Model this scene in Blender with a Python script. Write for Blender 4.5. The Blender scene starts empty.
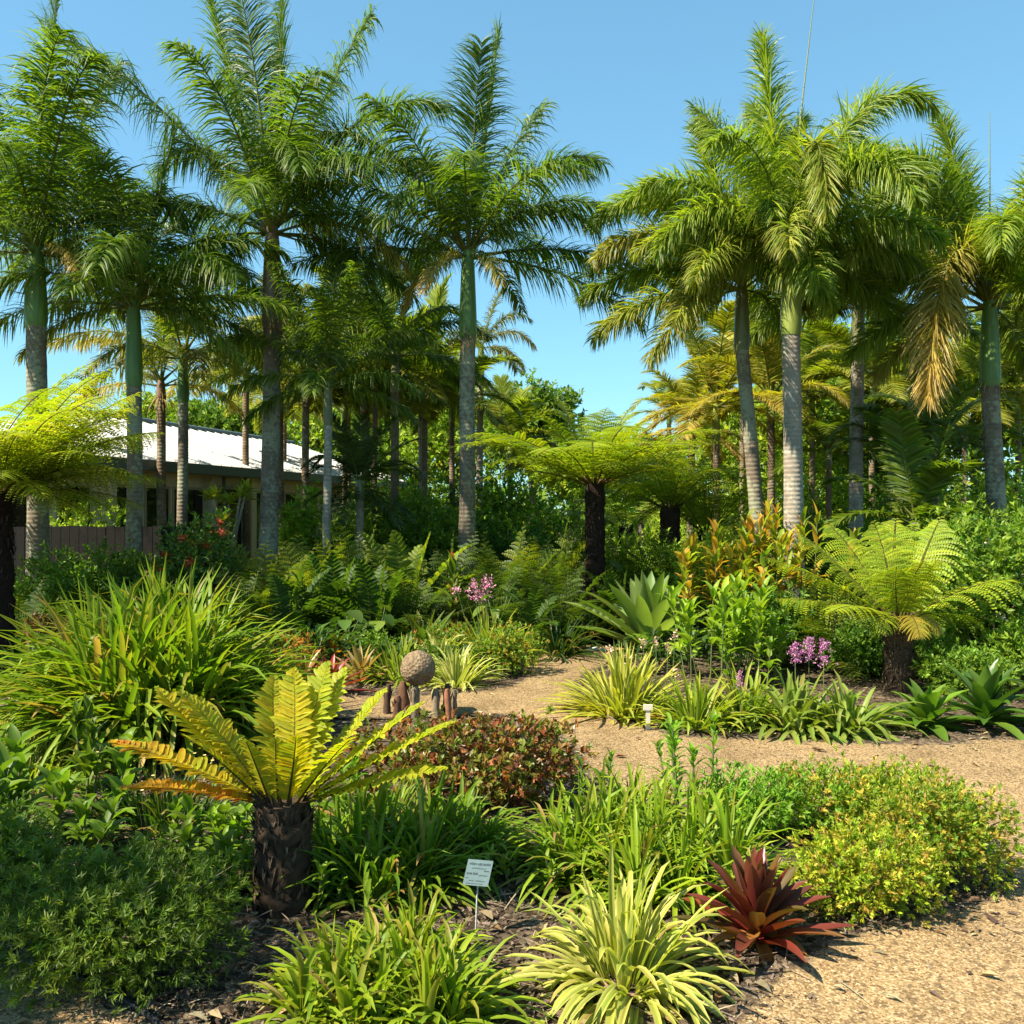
import bpy, math, numpy as np

sc = bpy.context.scene
R = math.radians
rng = np.random.default_rng(11)

# ------------------------------------------------------------------ camera, sky, sun
F, HY, EYE = 900.0, 512.0, 1.75          # focal length in pixels, horizon row, eye height
cd = bpy.data.cameras.new("camera"); cam = bpy.data.objects.new("camera", cd)
sc.collection.objects.link(cam); sc.camera = cam
cam.location = (0, 0, EYE); cam.rotation_euler = (R(90), 0, 0)
cd.sensor_width = 36; cd.lens = F / 1024 * 36; cd.clip_start = .05; cd.clip_end = 3000

SUN_EL, SUN_AZ = R(49), R(-116)           # azimuth clockwise from +Y: the sun stands on the left
w = bpy.data.worlds.new("World"); sc.world = w; w.use_nodes = True
nt = w.node_tree; bg = nt.nodes["Background"]
sky = nt.nodes.new("ShaderNodeTexSky"); sky.sky_type = 'NISHITA'; sky.sun_disc = False
sky.sun_elevation = SUN_EL; sky.sun_rotation = SUN_AZ
sky.air_density = 1.0; sky.dust_density = 0.; sky.ozone_density = 1.0; sky.altitude = 0
sg = nt.nodes.new("ShaderNodeGamma"); sg.inputs[1].default_value = .6; nt.links.new(sky.outputs[0], sg.inputs[0])
sm = nt.nodes.new("ShaderNodeMix"); sm.data_type = 'RGBA'; sm.blend_type = 'MULTIPLY'; sm.inputs[0].default_value = 1; sm.inputs[7].default_value = (.92, 1.6, 1.85, 1)
nt.links.new(sg.outputs[0], sm.inputs[6]); nt.links.new(sm.outputs[2], bg.inputs[0]); bg.inputs[1].default_value = .082
sl = bpy.data.lights.new("sun", 'SUN'); sun = bpy.data.objects.new("sun", sl); sc.collection.objects.link(sun)
sl.energy = 5.0; sl.angle = R(.5); sl.color = (1, .905, .73)
sun.rotation_euler = (R(90) - SUN_EL, 0, -SUN_AZ + R(180))
sc.view_settings.view_transform = 'Standard'; sc.view_settings.look = 'None'
sc.view_settings.exposure = 1.42; sc.view_settings.gamma = 1
sc.render.engine = 'CYCLES'
sc.cycles.max_bounces = 7; sc.cycles.diffuse_bounces = 3; sc.cycles.transmission_bounces = 5; sc.cycles.glossy_bounces = 2
sc.cycles.use_denoising = True
sc.cycles.caustics_reflective = False; sc.cycles.caustics_refractive = False

# ------------------------------------------------------------------ helpers
def X(px, Y): return (px - 512) / F * Y
def Z(py, Y): return EYE - (py - HY) / F * Y
def G(px, py):
    Y = EYE * F / (py - HY); return (X(px, Y), Y)
def nrm(v):
    return v / np.maximum(np.linalg.norm(v, axis=-1, keepdims=True), 1e-9)
def U(a, b, n=None): return rng.uniform(a, b, n)
def ease(t): return t * t * (3 - 2 * t)

class MB:
    """collects faces of one mesh"""
    def __init__(s): s.v = []; s.c = []; s.f = []; s.n = 0
    def add(s, v, f, c=None, m=0):
        v = np.asarray(v, float).reshape(-1, 3); f = np.asarray(f, int)
        c = np.full((len(v), 3), .5) if c is None else np.broadcast_to(np.asarray(c, float), (len(v), 3))
        s.v.append(v); s.c.append(c); s.f.append((f + s.n, m)); s.n += len(v)
    def build(s, name, mats, parent=None, loc=None, smooth=True):
        me = bpy.data.meshes.new(name)
        v = np.concatenate(s.v); c = np.concatenate(s.c)
        me.vertices.add(len(v)); me.vertices.foreach_set('co', v.astype(np.float32).ravel())
        li = np.concatenate([f.ravel() for f, m in s.f]); tot = np.concatenate([np.full(len(f), f.shape[1]) for f, m in s.f])
        mi = np.concatenate([np.full(len(f), m) for f, m in s.f])
        me.loops.add(len(li)); me.loops.foreach_set('vertex_index', li.astype(np.int32))
        me.polygons.add(len(tot)); st = np.concatenate([[0], np.cumsum(tot)[:-1]])
        me.polygons.foreach_set('loop_start', st.astype(np.int32))
        me.polygons.foreach_set('material_index', mi.astype(np.int32))
        me.polygons.foreach_set('use_smooth', np.full(len(tot), smooth))
        me.update(calc_edges=True)
        at = me.color_attributes.new('Col', 'FLOAT_COLOR', 'POINT')
        at.data.foreach_set('color', np.concatenate([c, np.ones((len(c), 1))], 1).astype(np.float32).ravel())
        for m in (mats if isinstance(mats, (list, tuple)) else [mats]): me.materials.append(m)
        o = bpy.data.objects.new(name, me); sc.collection.objects.link(o)
        if parent: o.parent = parent
        if loc is not None: o.location = loc
        return o

def tag(o, label, cat, group=None, kind=None):
    if label: o['label'] = label
    if cat: o['category'] = cat
    if group: o['group'] = group
    if kind: o['kind'] = kind
    return o
def thing(name, loc, label, cat, group=None, rz=0):
    o = bpy.data.objects.new(name, None); sc.collection.objects.link(o); o.empty_display_size = .2
    o.location = loc; o.rotation_euler = (0, 0, rz)
    return tag(o, label, cat, group)

def pal(n, cols, j=.12):
    """n colours picked between the given ones, each a little different"""
    cols = np.array(cols, float); k = len(cols)
    i = rng.integers(0, k, n); jx = rng.integers(0, k, n); t = rng.random((n, 1)) * .5
    return np.clip((cols[i] * (1 - t) + cols[jx] * t) * U(1 - j, 1 + j, (n, 1)) * U(1 - j / 2, 1 + j / 2, (n, 3)), .002, .95)

PROF = {
    'strap': lambda s: np.clip(.55 + s * 4, 0, 1) * np.sqrt(np.clip(1 - s ** 3.2, 0, 1)) + .015,
    'lance': lambda s: np.sin(np.pi * (.06 + .94 * s ** .75)) + .03,
    'ovate': lambda s: np.sin(np.pi * (.03 + .97 * s ** .62)) ** .8 + .02,
    'taper': lambda s: (1 - s) ** .75 + .04,
    'leaflet': lambda s: np.clip(.5 + s * 3, 0, 1) * (1 - s ** 1.8) + .05,
    'blunt': lambda s: np.where(s > .97, .45, np.where(s < .05, .75, 1.0)),
    'agave': lambda s: (.62 + .5 * np.sin(np.pi * s ** .9)) * np.sqrt(np.clip(1 - s ** 4, 0, 1)) + .02,
}
DOWN = np.array([0, 0, -1.0])
def blades(mb, base, d, side, L, w, g, c0, c1=None, ce=None, nseg=4, across=3, fold=.25, prof='strap', p=1.3, mott=.06, m=0, bend=0.):
    base = np.asarray(base, float); n = len(base)
    L = np.broadcast_to(L, n); w = np.broadcast_to(w, n); g = np.broadcast_to(g, n); bend = np.broadcast_to(bend, n)
    d = nrm(np.broadcast_to(d, (n, 3)).astype(float)); side = np.broadcast_to(side, (n, 3)).astype(float)
    side = nrm(side - d * (side * d).sum(-1, keepdims=True))
    s = np.linspace(0, 1, nseg + 1)
    dr = d[:, None] + g[:, None, None] * (s ** p)[None, :, None] * DOWN + (bend[:, None] * s ** 1.5)[:, :, None] * side[:, None]
    dr = nrm(dr)
    mid = nrm(dr[:, 1:] + dr[:, :-1])
    pos = np.concatenate([np.zeros((n, 1, 3)), np.cumsum(mid, 1)], 1) * (L / nseg)[:, None, None] + base[:, None]
    sd = nrm(side[:, None] - dr * (side[:, None] * dr).sum(-1, keepdims=True))
    nm = np.cross(dr, sd)
    nm = np.where(nm[..., 2:3] < 0, -nm, nm)
    ww = (w[:, None] * PROF[prof](s)[None])[..., None] * .5
    if across == 3:
        ring = np.stack([pos - sd * ww + nm * ww * fold * 2, pos, pos + sd * ww + nm * ww * fold * 2], 2)
    else:
        ring = np.stack([pos - sd * ww, pos + sd * ww], 2)
    c0 = np.broadcast_to(c0, (n, 3)); c1 = c0 if c1 is None else np.broadcast_to(c1, (n, 3))
    col = c0[:, None] * (1 - s)[None, :, None] + c1[:, None] * s[None, :, None]
    col = np.repeat(col[:, :, None], across, 2)
    if ce is not None and across == 3:
        ce = np.broadcast_to(ce, (n, 3)); col[:, :, 0] = ce[:, None]; col[:, :, 2] = ce[:, None]
    if mott: col = col * U(1 - mott, 1 + mott, col.shape[:3] + (1,))
    K = (nseg + 1) * across
    a = np.arange(nseg)[:, None] * across + np.arange(across - 1)[None]
    q = np.stack([a, a + 1, a + 1 + across, a + across], -1).reshape(-1, 4)
    f = (np.arange(n)[:, None, None] * K + q[None]).reshape(-1, 4)
    mb.add(ring.reshape(-1, 3), f, col.reshape(-1, 3), m)

def frame_az(az):
    """horizontal unit vectors outward and sideways for azimuths in radians"""
    az = np.asarray(az, float); z = np.zeros_like(az)
    return np.stack([np.cos(az), np.sin(az), z], -1), np.stack([-np.sin(az), np.cos(az), z], -1)
def dirs(az, el):
    h, s = frame_az(az); el = np.asarray(el, float)[..., None]
    return h * np.cos(el) + np.array([0, 0, 1.0]) * np.sin(el), s

def tube(mb, pts, rad, ns=10, c=None, m=0, cap=True, wob=0.):
    pts = np.asarray(pts, float); rad = np.broadcast_to(rad, len(pts)); n = len(pts)
    t = nrm(np.gradient(pts, axis=0))
    ref = np.array([1.0, 0, 0]) if abs(t[0][0]) < .8 else np.array([0, 1.0, 0])
    u = nrm(np.cross(t, ref)); v = np.cross(t, u)
    a = np.linspace(0, 2 * np.pi, ns, endpoint=False)
    r = rad[:, None] * (1 + (U(-wob, wob, (n, ns)) if wob else 0))
    ring = pts[:, None] + (u[:, None] * np.cos(a)[None, :, None] + v[:, None] * np.sin(a)[None, :, None]) * r[..., None]
    i = np.arange(n - 1)[:, None] * ns; j = np.arange(ns)[None]; k = (j + 1) % ns
    f = np.stack([i + j, i + k, i + ns + k, i + ns + j], -1).reshape(-1, 4)
    mb.add(ring.reshape(-1, 3), f, c, m)
    if cap:
        for b in (0, n - 1): mb.add(ring[b], [list(range(ns)) if b else list(range(ns))[::-1]], c, m)

def box(mb, lo, hi, c=None, m=0, o=(0, 0, 0), u=(1, 0, 0), v=(0, 1, 0)):
    """box in the frame of origin o with horizontal axes u and v"""
    lo, hi = np.array(lo, float), np.array(hi, float); o = np.array(o, float); u = np.array(u, float); v = np.array(v, float)
    q = np.array([[x, y, z] for z in (lo[2], hi[2]) for y in (lo[1], hi[1]) for x in (lo[0], hi[0])])
    P = o + q[:, :1] * u + q[:, 1:2] * v + q[:, 2:] * np.array([0, 0, 1.0])
    mb.add(P, [[0, 2, 3, 1], [4, 5, 7, 6], [0, 1, 5, 4], [2, 6, 7, 3], [0, 4, 6, 2], [1, 3, 7, 5]], c, m)

# ------------------------------------------------------------------ materials
def newmat(name):
    m = bpy.data.materials.new(name); m.use_nodes = True; t = m.node_tree
    return m, t, t.nodes["Principled BSDF"], t.nodes["Material Output"]
def node(t, kind, **kw):
    n = t.nodes.new(kind)
    for k, v in kw.items():
        if k in ('data_type', 'blend_type', 'attribute_name', 'feature', 'wave_type', 'bands_direction', 'operation', 'noise_dimensions'): setattr(n, k, v)
        else: n.inputs[k].default_value = v
    return n
def ramp(t, fac, stops):
    n = t.nodes.new('ShaderNodeValToRGB'); e = n.color_ramp.elements
    while len(e) < len(stops): e.new(.5)
    for k, (p, c) in enumerate(stops): e[k].position = p; e[k].color = (*c, 1)
    t.links.new(fac, n.inputs[0]); return n.outputs[0]
def mixc(t, fac, a, b, mode='MIX'):
    n = t.nodes.new('ShaderNodeMix'); n.data_type = 'RGBA'; n.blend_type = mode
    if isinstance(fac, (int, float)): n.inputs[0].default_value = fac
    else: t.links.new(fac, n.inputs[0])
    for k, x in ((6, a), (7, b)):
        if isinstance(x, tuple): n.inputs[k].default_value = (*x, 1)
        else: t.links.new(x, n.inputs[k])
    return n.outputs[2]
def bump(t, pr, h, s, dist=.01):
    b = node(t, 'ShaderNodeBump', Strength=s, Distance=dist); t.links.new(h, b.inputs['Height']); t.links.new(b.outputs[0], pr.inputs['Normal'])

def leafmat(name, transl=.38, rough=.45, spec=.26, tint=(1.35, 1.5, .42)):
    m, t, pr, out = newmat(name)
    at = node(t, 'ShaderNodeAttribute', attribute_name='Col')
    pr.inputs['Roughness'].default_value = rough; pr.inputs['Specular IOR Level'].default_value = spec
    base = mixc(t, 1.0, at.outputs['Color'], (1.22, 1.15, .85), 'MULTIPLY')
    t.links.new(base, pr.inputs['Base Color'])
    tr = t.nodes.new('ShaderNodeBsdfTranslucent')
    t.links.new(mixc(t, 1.0, base, tint, 'MULTIPLY'), tr.inputs[0])
    mx = t.nodes.new('ShaderNodeMixShader'); mx.inputs[0].default_value = transl
    t.links.new(pr.outputs[0], mx.inputs[1]); t.links.new(tr.outputs[0], mx.inputs[2]); t.links.new(mx.outputs[0], out.inputs[0])
    return m
def attrmat(name, rough=.8, spec=.3, noise=0, nscale=30):
    m, t, pr, out = newmat(name)
    at = node(t, 'ShaderNodeAttribute', attribute_name='Col'); c = at.outputs['Color']
    pr.inputs['Roughness'].default_value = rough; pr.inputs['Specular IOR Level'].default_value = spec
    if noise:
        tc = t.nodes.new('ShaderNodeTexCoord'); nz = node(t, 'ShaderNodeTexNoise', Scale=nscale, Detail=6.0, Roughness=.65)
        t.links.new(tc.outputs['Object'], nz.inputs['Vector'])
        c = mixc(t, 1.0, c, ramp(t, nz.outputs[0], [(.3, (1 - noise,) * 3), (.7, (1 + noise,) * 3)]), 'MULTIPLY')
        bump(t, pr, nz.outputs[0], .6, .01)
    t.links.new(c, pr.inputs['Base Color']); return m

M = {}
M['leaf'] = leafmat('leaf', .40)
M['leaf_gloss'] = leafmat('glossy_leaf', .3, .36, .4)
M['leaf_far'] = leafmat('distant_leaf', .42, .55, .25)
M['fern'] = leafmat('fern_leaf', .5, .5, .25, (1.45, 1.42, .38))
M['palm'] = leafmat('palm_leaf', .48, .45, .35, (1.4, 1.5, .42))
M['petal'] = leafmat('petal', .35, .5, .3, (1.1, 1.0, 1.1))
M['stem'] = attrmat('stem', .6, .3, .25, 40)
M['bark_fern'] = attrmat('fern_trunk_fibre', .95, .1, .35, 25)
M['chip'] = attrmat('bark_chip', .9, .15, .2, 60)
M['wood'] = attrmat('weathered_wood', .85, .2, .35, 18)
M['paint'] = attrmat('paint', .6, .3, .06, 6)

def palm_bark(name, hi, lo, lichen, amount):
    m, t, pr, out = newmat(name)
    tc = t.nodes.new('ShaderNodeTexCoord'); oi = t.nodes.new('ShaderNodeObjectInfo')
    off = t.nodes.new('ShaderNodeVectorMath'); off.operation = 'ADD'
    t.links.new(tc.outputs['Object'], off.inputs[0]); t.links.new(oi.outputs['Location'], off.inputs[1])
    wv = node(t, 'ShaderNodeTexWave', wave_type='BANDS', bands_direction='Z', Scale=4.6, Distortion=1.1, Detail=4.0)
    wv.inputs['Detail Scale'].default_value = 1.6
    t.links.new(off.outputs[0], wv.inputs['Vector'])
    nz = node(t, 'ShaderNodeTexNoise', Scale=7.0, Detail=7.0, Roughness=.7); t.links.new(off.outputs[0], nz.inputs['Vector'])
    n2 = node(t, 'ShaderNodeTexNoise', Scale=16.0, Detail=5.0, Roughness=.6); t.links.new(off.outputs[0], n2.inputs['Vector'])
    n3 = node(t, 'ShaderNodeTexNoise', Scale=1.6, Detail=2.0); t.links.new(off.outputs[0], n3.inputs['Vector'])
    c = ramp(t, wv.outputs['Fac'], [(.0, tuple(.45 * x + .55 * y for x, y in zip(lo, hi))), (.16, hi), (.9, tuple(x * .9 for x in hi))])
    c = mixc(t, 1.0, c, ramp(t, nz.outputs[0], [(.3, (.62,) * 3), (.72, (1.2,) * 3)]), 'MULTIPLY')
    mu = node(t, 'ShaderNodeMath', operation='MULTIPLY'); t.links.new(n2.outputs[0], mu.inputs[0]); t.links.new(n3.outputs[0], mu.inputs[1])
    fac = ramp(t, mu.outputs[0], [(.3 - .1 * amount, (0, 0, 0)), (.36 - .08 * amount, (.75,) * 3)])
    c = mixc(t, fac, c, lichen)
    t.links.new(c, pr.inputs['Base Color']); pr.inputs['Roughness'].default_value = .9; pr.inputs['Specular IOR Level'].default_value = .15
    hh = node(t, 'ShaderNodeMath', operation='ADD'); t.links.new(wv.outputs['Fac'], hh.inputs[0]); t.links.new(nz.outputs[0], hh.inputs[1])
    bump(t, pr, hh.outputs[0], .35, .015)
    return m
M['bark_grey'] = palm_bark('grey_palm_bark', (.21, .165, .12), (.09, .07, .05), (.29, .30, .20), .75)
M['bark_warm'] = palm_bark('pale_palm_bark', (.33, .28, .22), (.17, .13, .095), (.40, .38, .30), .3)
M['bark_brown'] = palm_bark('brown_palm_bark', (.20, .14, .09), (.08, .055, .035), (.28, .25, .18), .2)

def shaft_mat():
    m, t, pr, out = newmat('crownshaft'); at = node(t, 'ShaderNodeAttribute', attribute_name='Col')
    tc = t.nodes.new('ShaderNodeTexCoord'); mp = t.nodes.new('ShaderNodeMapping'); mp.inputs['Scale'].default_value = (14, 14, 1.2)
    t.links.new(tc.outputs['Object'], mp.inputs[0]); nz = node(t, 'ShaderNodeTexNoise', Scale=1.5, Detail=5.0); t.links.new(mp.outputs[0], nz.inputs['Vector'])
    c = mixc(t, 1.0, at.outputs['Color'], ramp(t, nz.outputs[0], [(.3, (.7, .72, .6)), (.7, (1.2, 1.15, 1.1))]), 'MULTIPLY')
    t.links.new(c, pr.inputs['Base Color']); pr.inputs['Roughness'].default_value = .45; bump(t, pr, nz.outputs[0], .25, .01); return m
M['shaft'] = shaft_mat()

def soil_nodes(t, pr, vec):
    v = node(t, 'ShaderNodeTexVoronoi', Scale=42.0, Randomness=1.0); t.links.new(vec, v.inputs['Vector'])
    n1 = node(t, 'ShaderNodeTexNoise', Scale=9.0, Detail=8.0, Roughness=.7); t.links.new(vec, n1.inputs['Vector'])
    n2 = node(t, 'ShaderNodeTexNoise', Scale=1.1, Detail=4.0); t.links.new(vec, n2.inputs['Vector'])
    sp = t.nodes.new('ShaderNodeSeparateColor'); t.links.new(v.outputs['Color'], sp.inputs[0])
    c = ramp(t, sp.outputs[0], [(0, (.035, .025, .017)), (.55, (.085, .062, .042)), (.85, (.15, .115, .08)), (1, (.25, .2, .15))])
    c = mixc(t, 1.0, c, ramp(t, n1.outputs[0], [(.3, (.6,) * 3), (.7, (1.3,) * 3)]), 'MULTIPLY')
    c = mixc(t, 1.0, c, ramp(t, n2.outputs[0], [(.3, (.75, .72, .7)), (.7, (1.25, 1.2, 1.1))]), 'MULTIPLY')
    h = node(t, 'ShaderNodeMath', operation='ADD'); t.links.new(sp.outputs[1], h.inputs[0]); t.links.new(n1.outputs[0], h.inputs[1])
    return c, h.outputs[0]
def soil_mat():
    m, t, pr, out = newmat('mulched_soil'); tc = t.nodes.new('ShaderNodeTexCoord')
    c, h = soil_nodes(t, pr, tc.outputs['Object']); t.links.new(c, pr.inputs['Base Color'])
    pr.inputs['Roughness'].default_value = .95; pr.inputs['Specular IOR Level'].default_value = .1; bump(t, pr, h, 1.0, .03); return m
def gravel_mat():
    m, t, pr, out = newmat('gravel'); tc = t.nodes.new('ShaderNodeTexCoord'); vec = tc.outputs['Object']
    v = node(t, 'ShaderNodeTexVoronoi', Scale=125.0); t.links.new(vec, v.inputs['Vector'])
    vb = node(t, 'ShaderNodeTexVoronoi', Scale=55.0); t.links.new(vec, vb.inputs['Vector'])
    n1 = node(t, 'ShaderNodeTexNoise', Scale=2.2, Detail=6.0, Roughness=.6); t.links.new(vec, n1.inputs['Vector'])
    n3 = node(t, 'ShaderNodeTexNoise', Scale=60.0, Detail=4.0); t.links.new(vec, n3.inputs['Vector'])
    sp = t.nodes.new('ShaderNodeSeparateColor'); t.links.new(v.outputs['Color'], sp.inputs[0])
    sb = t.nodes.new('ShaderNodeSeparateColor'); t.links.new(vb.outputs['Color'], sb.inputs[0])
    c = ramp(t, sp.outputs[0], [(0, (.12, .070, .030)), (.3, (.235, .155, .072)), (.75, (.325, .222, .108)), (1, (.46, .345, .195))])
    c = mixc(t, ramp(t, sb.outputs[0], [(.86, (0, 0, 0)), (.9, (.7,) * 3)]), c, (.10, .066, .036))
    c = mixc(t, 1.0, c, ramp(t, n1.outputs[0], [(.3, (.70, .67, .64)), (.5, (1.0, 1.0, 1.0)), (.7, (1.14, 1.12, 1.09))]), 'MULTIPLY')
    sc_, sh = soil_nodes(t, pr, vec)
    at = node(t, 'ShaderNodeAttribute', attribute_name='Col'); ss = t.nodes.new('ShaderNodeSeparateColor'); t.links.new(at.outputs['Color'], ss.inputs[0])
    n2 = node(t, 'ShaderNodeTexNoise', Scale=14.0, Detail=9.0, Roughness=.75); t.links.new(vec, n2.inputs['Vector'])
    a = node(t, 'ShaderNodeMath', operation='ADD'); t.links.new(ss.outputs[0], a.inputs[0]); t.links.new(n2.outputs[0], a.inputs[1])
    fac = ramp(t, a.outputs[0], [(.82, (0, 0, 0)), (.98, (1, 1, 1))])
    c = mixc(t, fac, sc_, c)
    t.links.new(c, pr.inputs['Base Color']); pr.inputs['Roughness'].default_value = .9; pr.inputs['Specular IOR Level'].default_value = .15
    h = node(t, 'ShaderNodeMath', operation='ADD'); t.links.new(sp.outputs[1], h.inputs[0]); t.links.new(n3.outputs[0], h.inputs[1])
    bump(t, pr, h.outputs[0], .8, .012); return m
M['soil'] = soil_mat(); M['gravel'] = gravel_mat()

def simple(name, col, rough=.6, spec=.3, metal=0, noise=None, wave=None):
    m, t, pr, out = newmat(name); pr.inputs['Base Color'].default_value = (*col, 1)
    pr.inputs['Roughness'].default_value = rough; pr.inputs['Specular IOR Level'].default_value = spec; pr.inputs['Metallic'].default_value = metal
    if noise:
        tc = t.nodes.new('ShaderNodeTexCoord'); nz = node(t, 'ShaderNodeTexNoise', Scale=noise[0], Detail=6.0, Roughness=.6); t.links.new(tc.outputs['Object'], nz.inputs['Vector'])
        t.links.new(mixc(t, 1.0, col, ramp(t, nz.outputs[0], [(.3, (1 - noise[1],) * 3), (.7, (1 + noise[1],) * 3)]), 'MULTIPLY'), pr.inputs['Base Color'])
        bump(t, pr, nz.outputs[0], .3, .01)
    return m
M['wall'] = simple('cream_wall', (.74, .61, .39), .85, .2, 0, (3, .08))
M['roof'] = simple('white_metal_roof', (.46, .445, .42), .5, .4, 0, (.6, .05))
M['trim'] = simple('grey_green_fascia', (.10, .125, .11), .5)
M['frame'] = simple('cream_window_frame', (.42, .36, .26), .6)
M['fence'] = simple('dark_fence_board', (.014, .012, .010), .8, .2, 0, (9, .3))
M['edge'] = simple('black_edging', (.02, .02, .022), .5)
def glass():
    m, t, pr, out = newmat('dark_window_glass'); pr.inputs['Base Color'].default_value = (.012, .014, .014, 1); pr.inputs['Roughness'].default_value = .06
    pr.inputs['Specular IOR Level'].default_value = .5; return m
M['glass'] = glass()

def rock_mat():
    m, t, pr, out = newmat('rough_stone'); tc = t.nodes.new('ShaderNodeTexCoord')
    n1 = node(t, 'ShaderNodeTexNoise', Scale=26.0, Detail=8.0, Roughness=.75); t.links.new(tc.outputs['Object'], n1.inputs['Vector'])
    v = node(t, 'ShaderNodeTexVoronoi', Scale=40.0); t.links.new(tc.outputs['Object'], v.inputs['Vector'])
    c = ramp(t, n1.outputs[0], [(.3, (.08, .052, .027)), (.5, (.20, .138, .075)), (.72, (.34, .25, .15))])
    t.links.new(c, pr.inputs['Base Color']); pr.inputs['Roughness'].default_value = .95
    h = node(t, 'ShaderNodeMath', operation='ADD'); t.links.new(n1.outputs[0], h.inputs[0]); t.links.new(v.outputs['Distance'], h.inputs[1])
    bump(t, pr, h.outputs[0], .9, .015); return m
M['rock'] = rock_mat()

# ------------------------------------------------------------------ ground, paths
def wp(lst): return np.array([G(*p) for p in lst])
def smooth_poly(P, n=8):
    """closed Catmull-Rom"""
    k = len(P); out = []
    for i in range(k):
        p0, p1, p2, p3 = P[i - 1], P[i], P[(i + 1) % k], P[(i + 2) % k]
        for t in np.linspace(0, 1, n, endpoint=False):
            out.append(.5 * (2 * p1 + (p2 - p0) * t + (2 * p0 - 5 * p1 + 4 * p2 - p3) * t * t + (3 * p1 - p0 - 3 * p2 + p3) * t ** 3))
    return np.array(out)
def inside(P, x, y):
    r = np.zeros(x.shape, bool); q = np.roll(P, -1, 0)
    for (x0, y0), (x1, y1) in zip(P, q):
        c = ((y0 > y) != (y1 > y)); xi = (x1 - x0) * (y - y0) / ((y1 - y0) if y1 != y0 else 1e-9) + x0
        r ^= c & (x < xi)
    return r
def edge_dist(P, x, y):
    d = np.full(x.shape, 1e9); q = np.roll(P, -1, 0)
    for a, b in zip(P, q):
        ab = b - a; l = (ab ** 2).sum() + 1e-12
        t = np.clip(((x - a[0]) * ab[0] + (y - a[1]) * ab[1]) / l, 0, 1)
        d = np.minimum(d, np.hypot(x - a[0] - t * ab[0], y - a[1] - t * ab[1]))
    return d

far_edge = [(1024, 742), (960, 745), (870, 746), (760, 741), (690, 739), (640, 730), (598, 716), (572, 702), (570, 688), (588, 672), (612, 662), (650, 652), (690, 640),
            (640, 638), (560, 649), (535, 660), (530, 676), (505, 689), (440, 696), (380, 698), (320, 699)]
near_edge = [(300, 714), (360, 718), (440, 716), (500, 716), (550, 728), (580, 752), (596, 780), (620, 803), (700, 806), (790, 803), (880, 816), (960, 838), (1003, 862),
             (1012, 886), (985, 905), (905, 925), (835, 950), (775, 985), (735, 1030), (715, 1100)]
main_path = smooth_poly(np.concatenate([[[7.5, 6.3]], wp(far_edge), wp(near_edge), [[.7, 1.6], [3.5, 1.2], [7.5, 2.2]]]))
side_path = smooth_poly(np.concatenate([wp([(-420, 955), (-150, 962), (0, 974), (60, 988), (110, 1012), (150, 1045), (190, 1110)]), [[-1.0, 1.6], [-3.2, 1.4]]]))

def sheet(name, P, z, cell=.05):
    lo, hi = P.min(0), P.max(0); nx, ny = (np.ceil((hi - lo) / cell)).astype(int) + 1
    xs = lo[0] + np.arange(nx + 1) * cell; ys = lo[1] + np.arange(ny + 1) * cell
    gx, gy = np.meshgrid(xs, ys); inn = inside(P, gx, gy); d = edge_dist(P, gx, gy) * np.where(inn, 1, -1)
    ok = (d[:-1, :-1] > -.12) & (d[1:, 1:] > -.12) & (d[1:, :-1] > -.12) & (d[:-1, 1:] > -.12)
    idx = np.arange(gx.size).reshape(gx.shape)
    f = np.stack([idx[:-1, :-1][ok], idx[:-1, 1:][ok], idx[1:, 1:][ok], idx[1:, :-1][ok]], -1)
    use = np.zeros(gx.size, bool); use[f.ravel()] = True; re = np.cumsum(use) - 1
    zz = z + .006 * np.sin(gx * 3.1 + gy) * np.cos(gy * 2.3 - gx * .7)
    v = np.stack([gx, gy, zz], -1).reshape(-1, 3)[use]
    e = np.clip((d + .12) / .30, 0, 1).reshape(-1)[use]
    mb = MB(); mb.add(v, re[f], np.stack([e, e, e], -1)); return mb.build(name, M['gravel'])
tag(sheet('gravel_path', main_path, .014), 'tan gravel path curving round the planted island bed', None, kind='structure')
tag(sheet('side_path', side_path, .014), 'shaded brown path in the bottom left corner', None, kind='structure')

mb = MB(); u = np.linspace(-1, 1, 101); xs = np.sign(u) * (np.abs(u) ** 3 * 600 + np.abs(u) * 6); ys = xs + 6
gx, gy = np.meshgrid(xs, ys); idx = np.arange(gx.size).reshape(gx.shape)
mb.add(np.stack([gx, gy, np.zeros_like(gx)], -1), np.stack([idx[:-1, :-1], idx[:-1, 1:], idx[1:, 1:], idx[1:, :-1]], -1).reshape(-1, 4))
tag(mb.build('ground', M['soil']), 'dark mulched soil of the garden beds', None, kind='structure')

def on_path(x, y): return inside(main_path, x, y) | inside(side_path, x, y)
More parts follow.
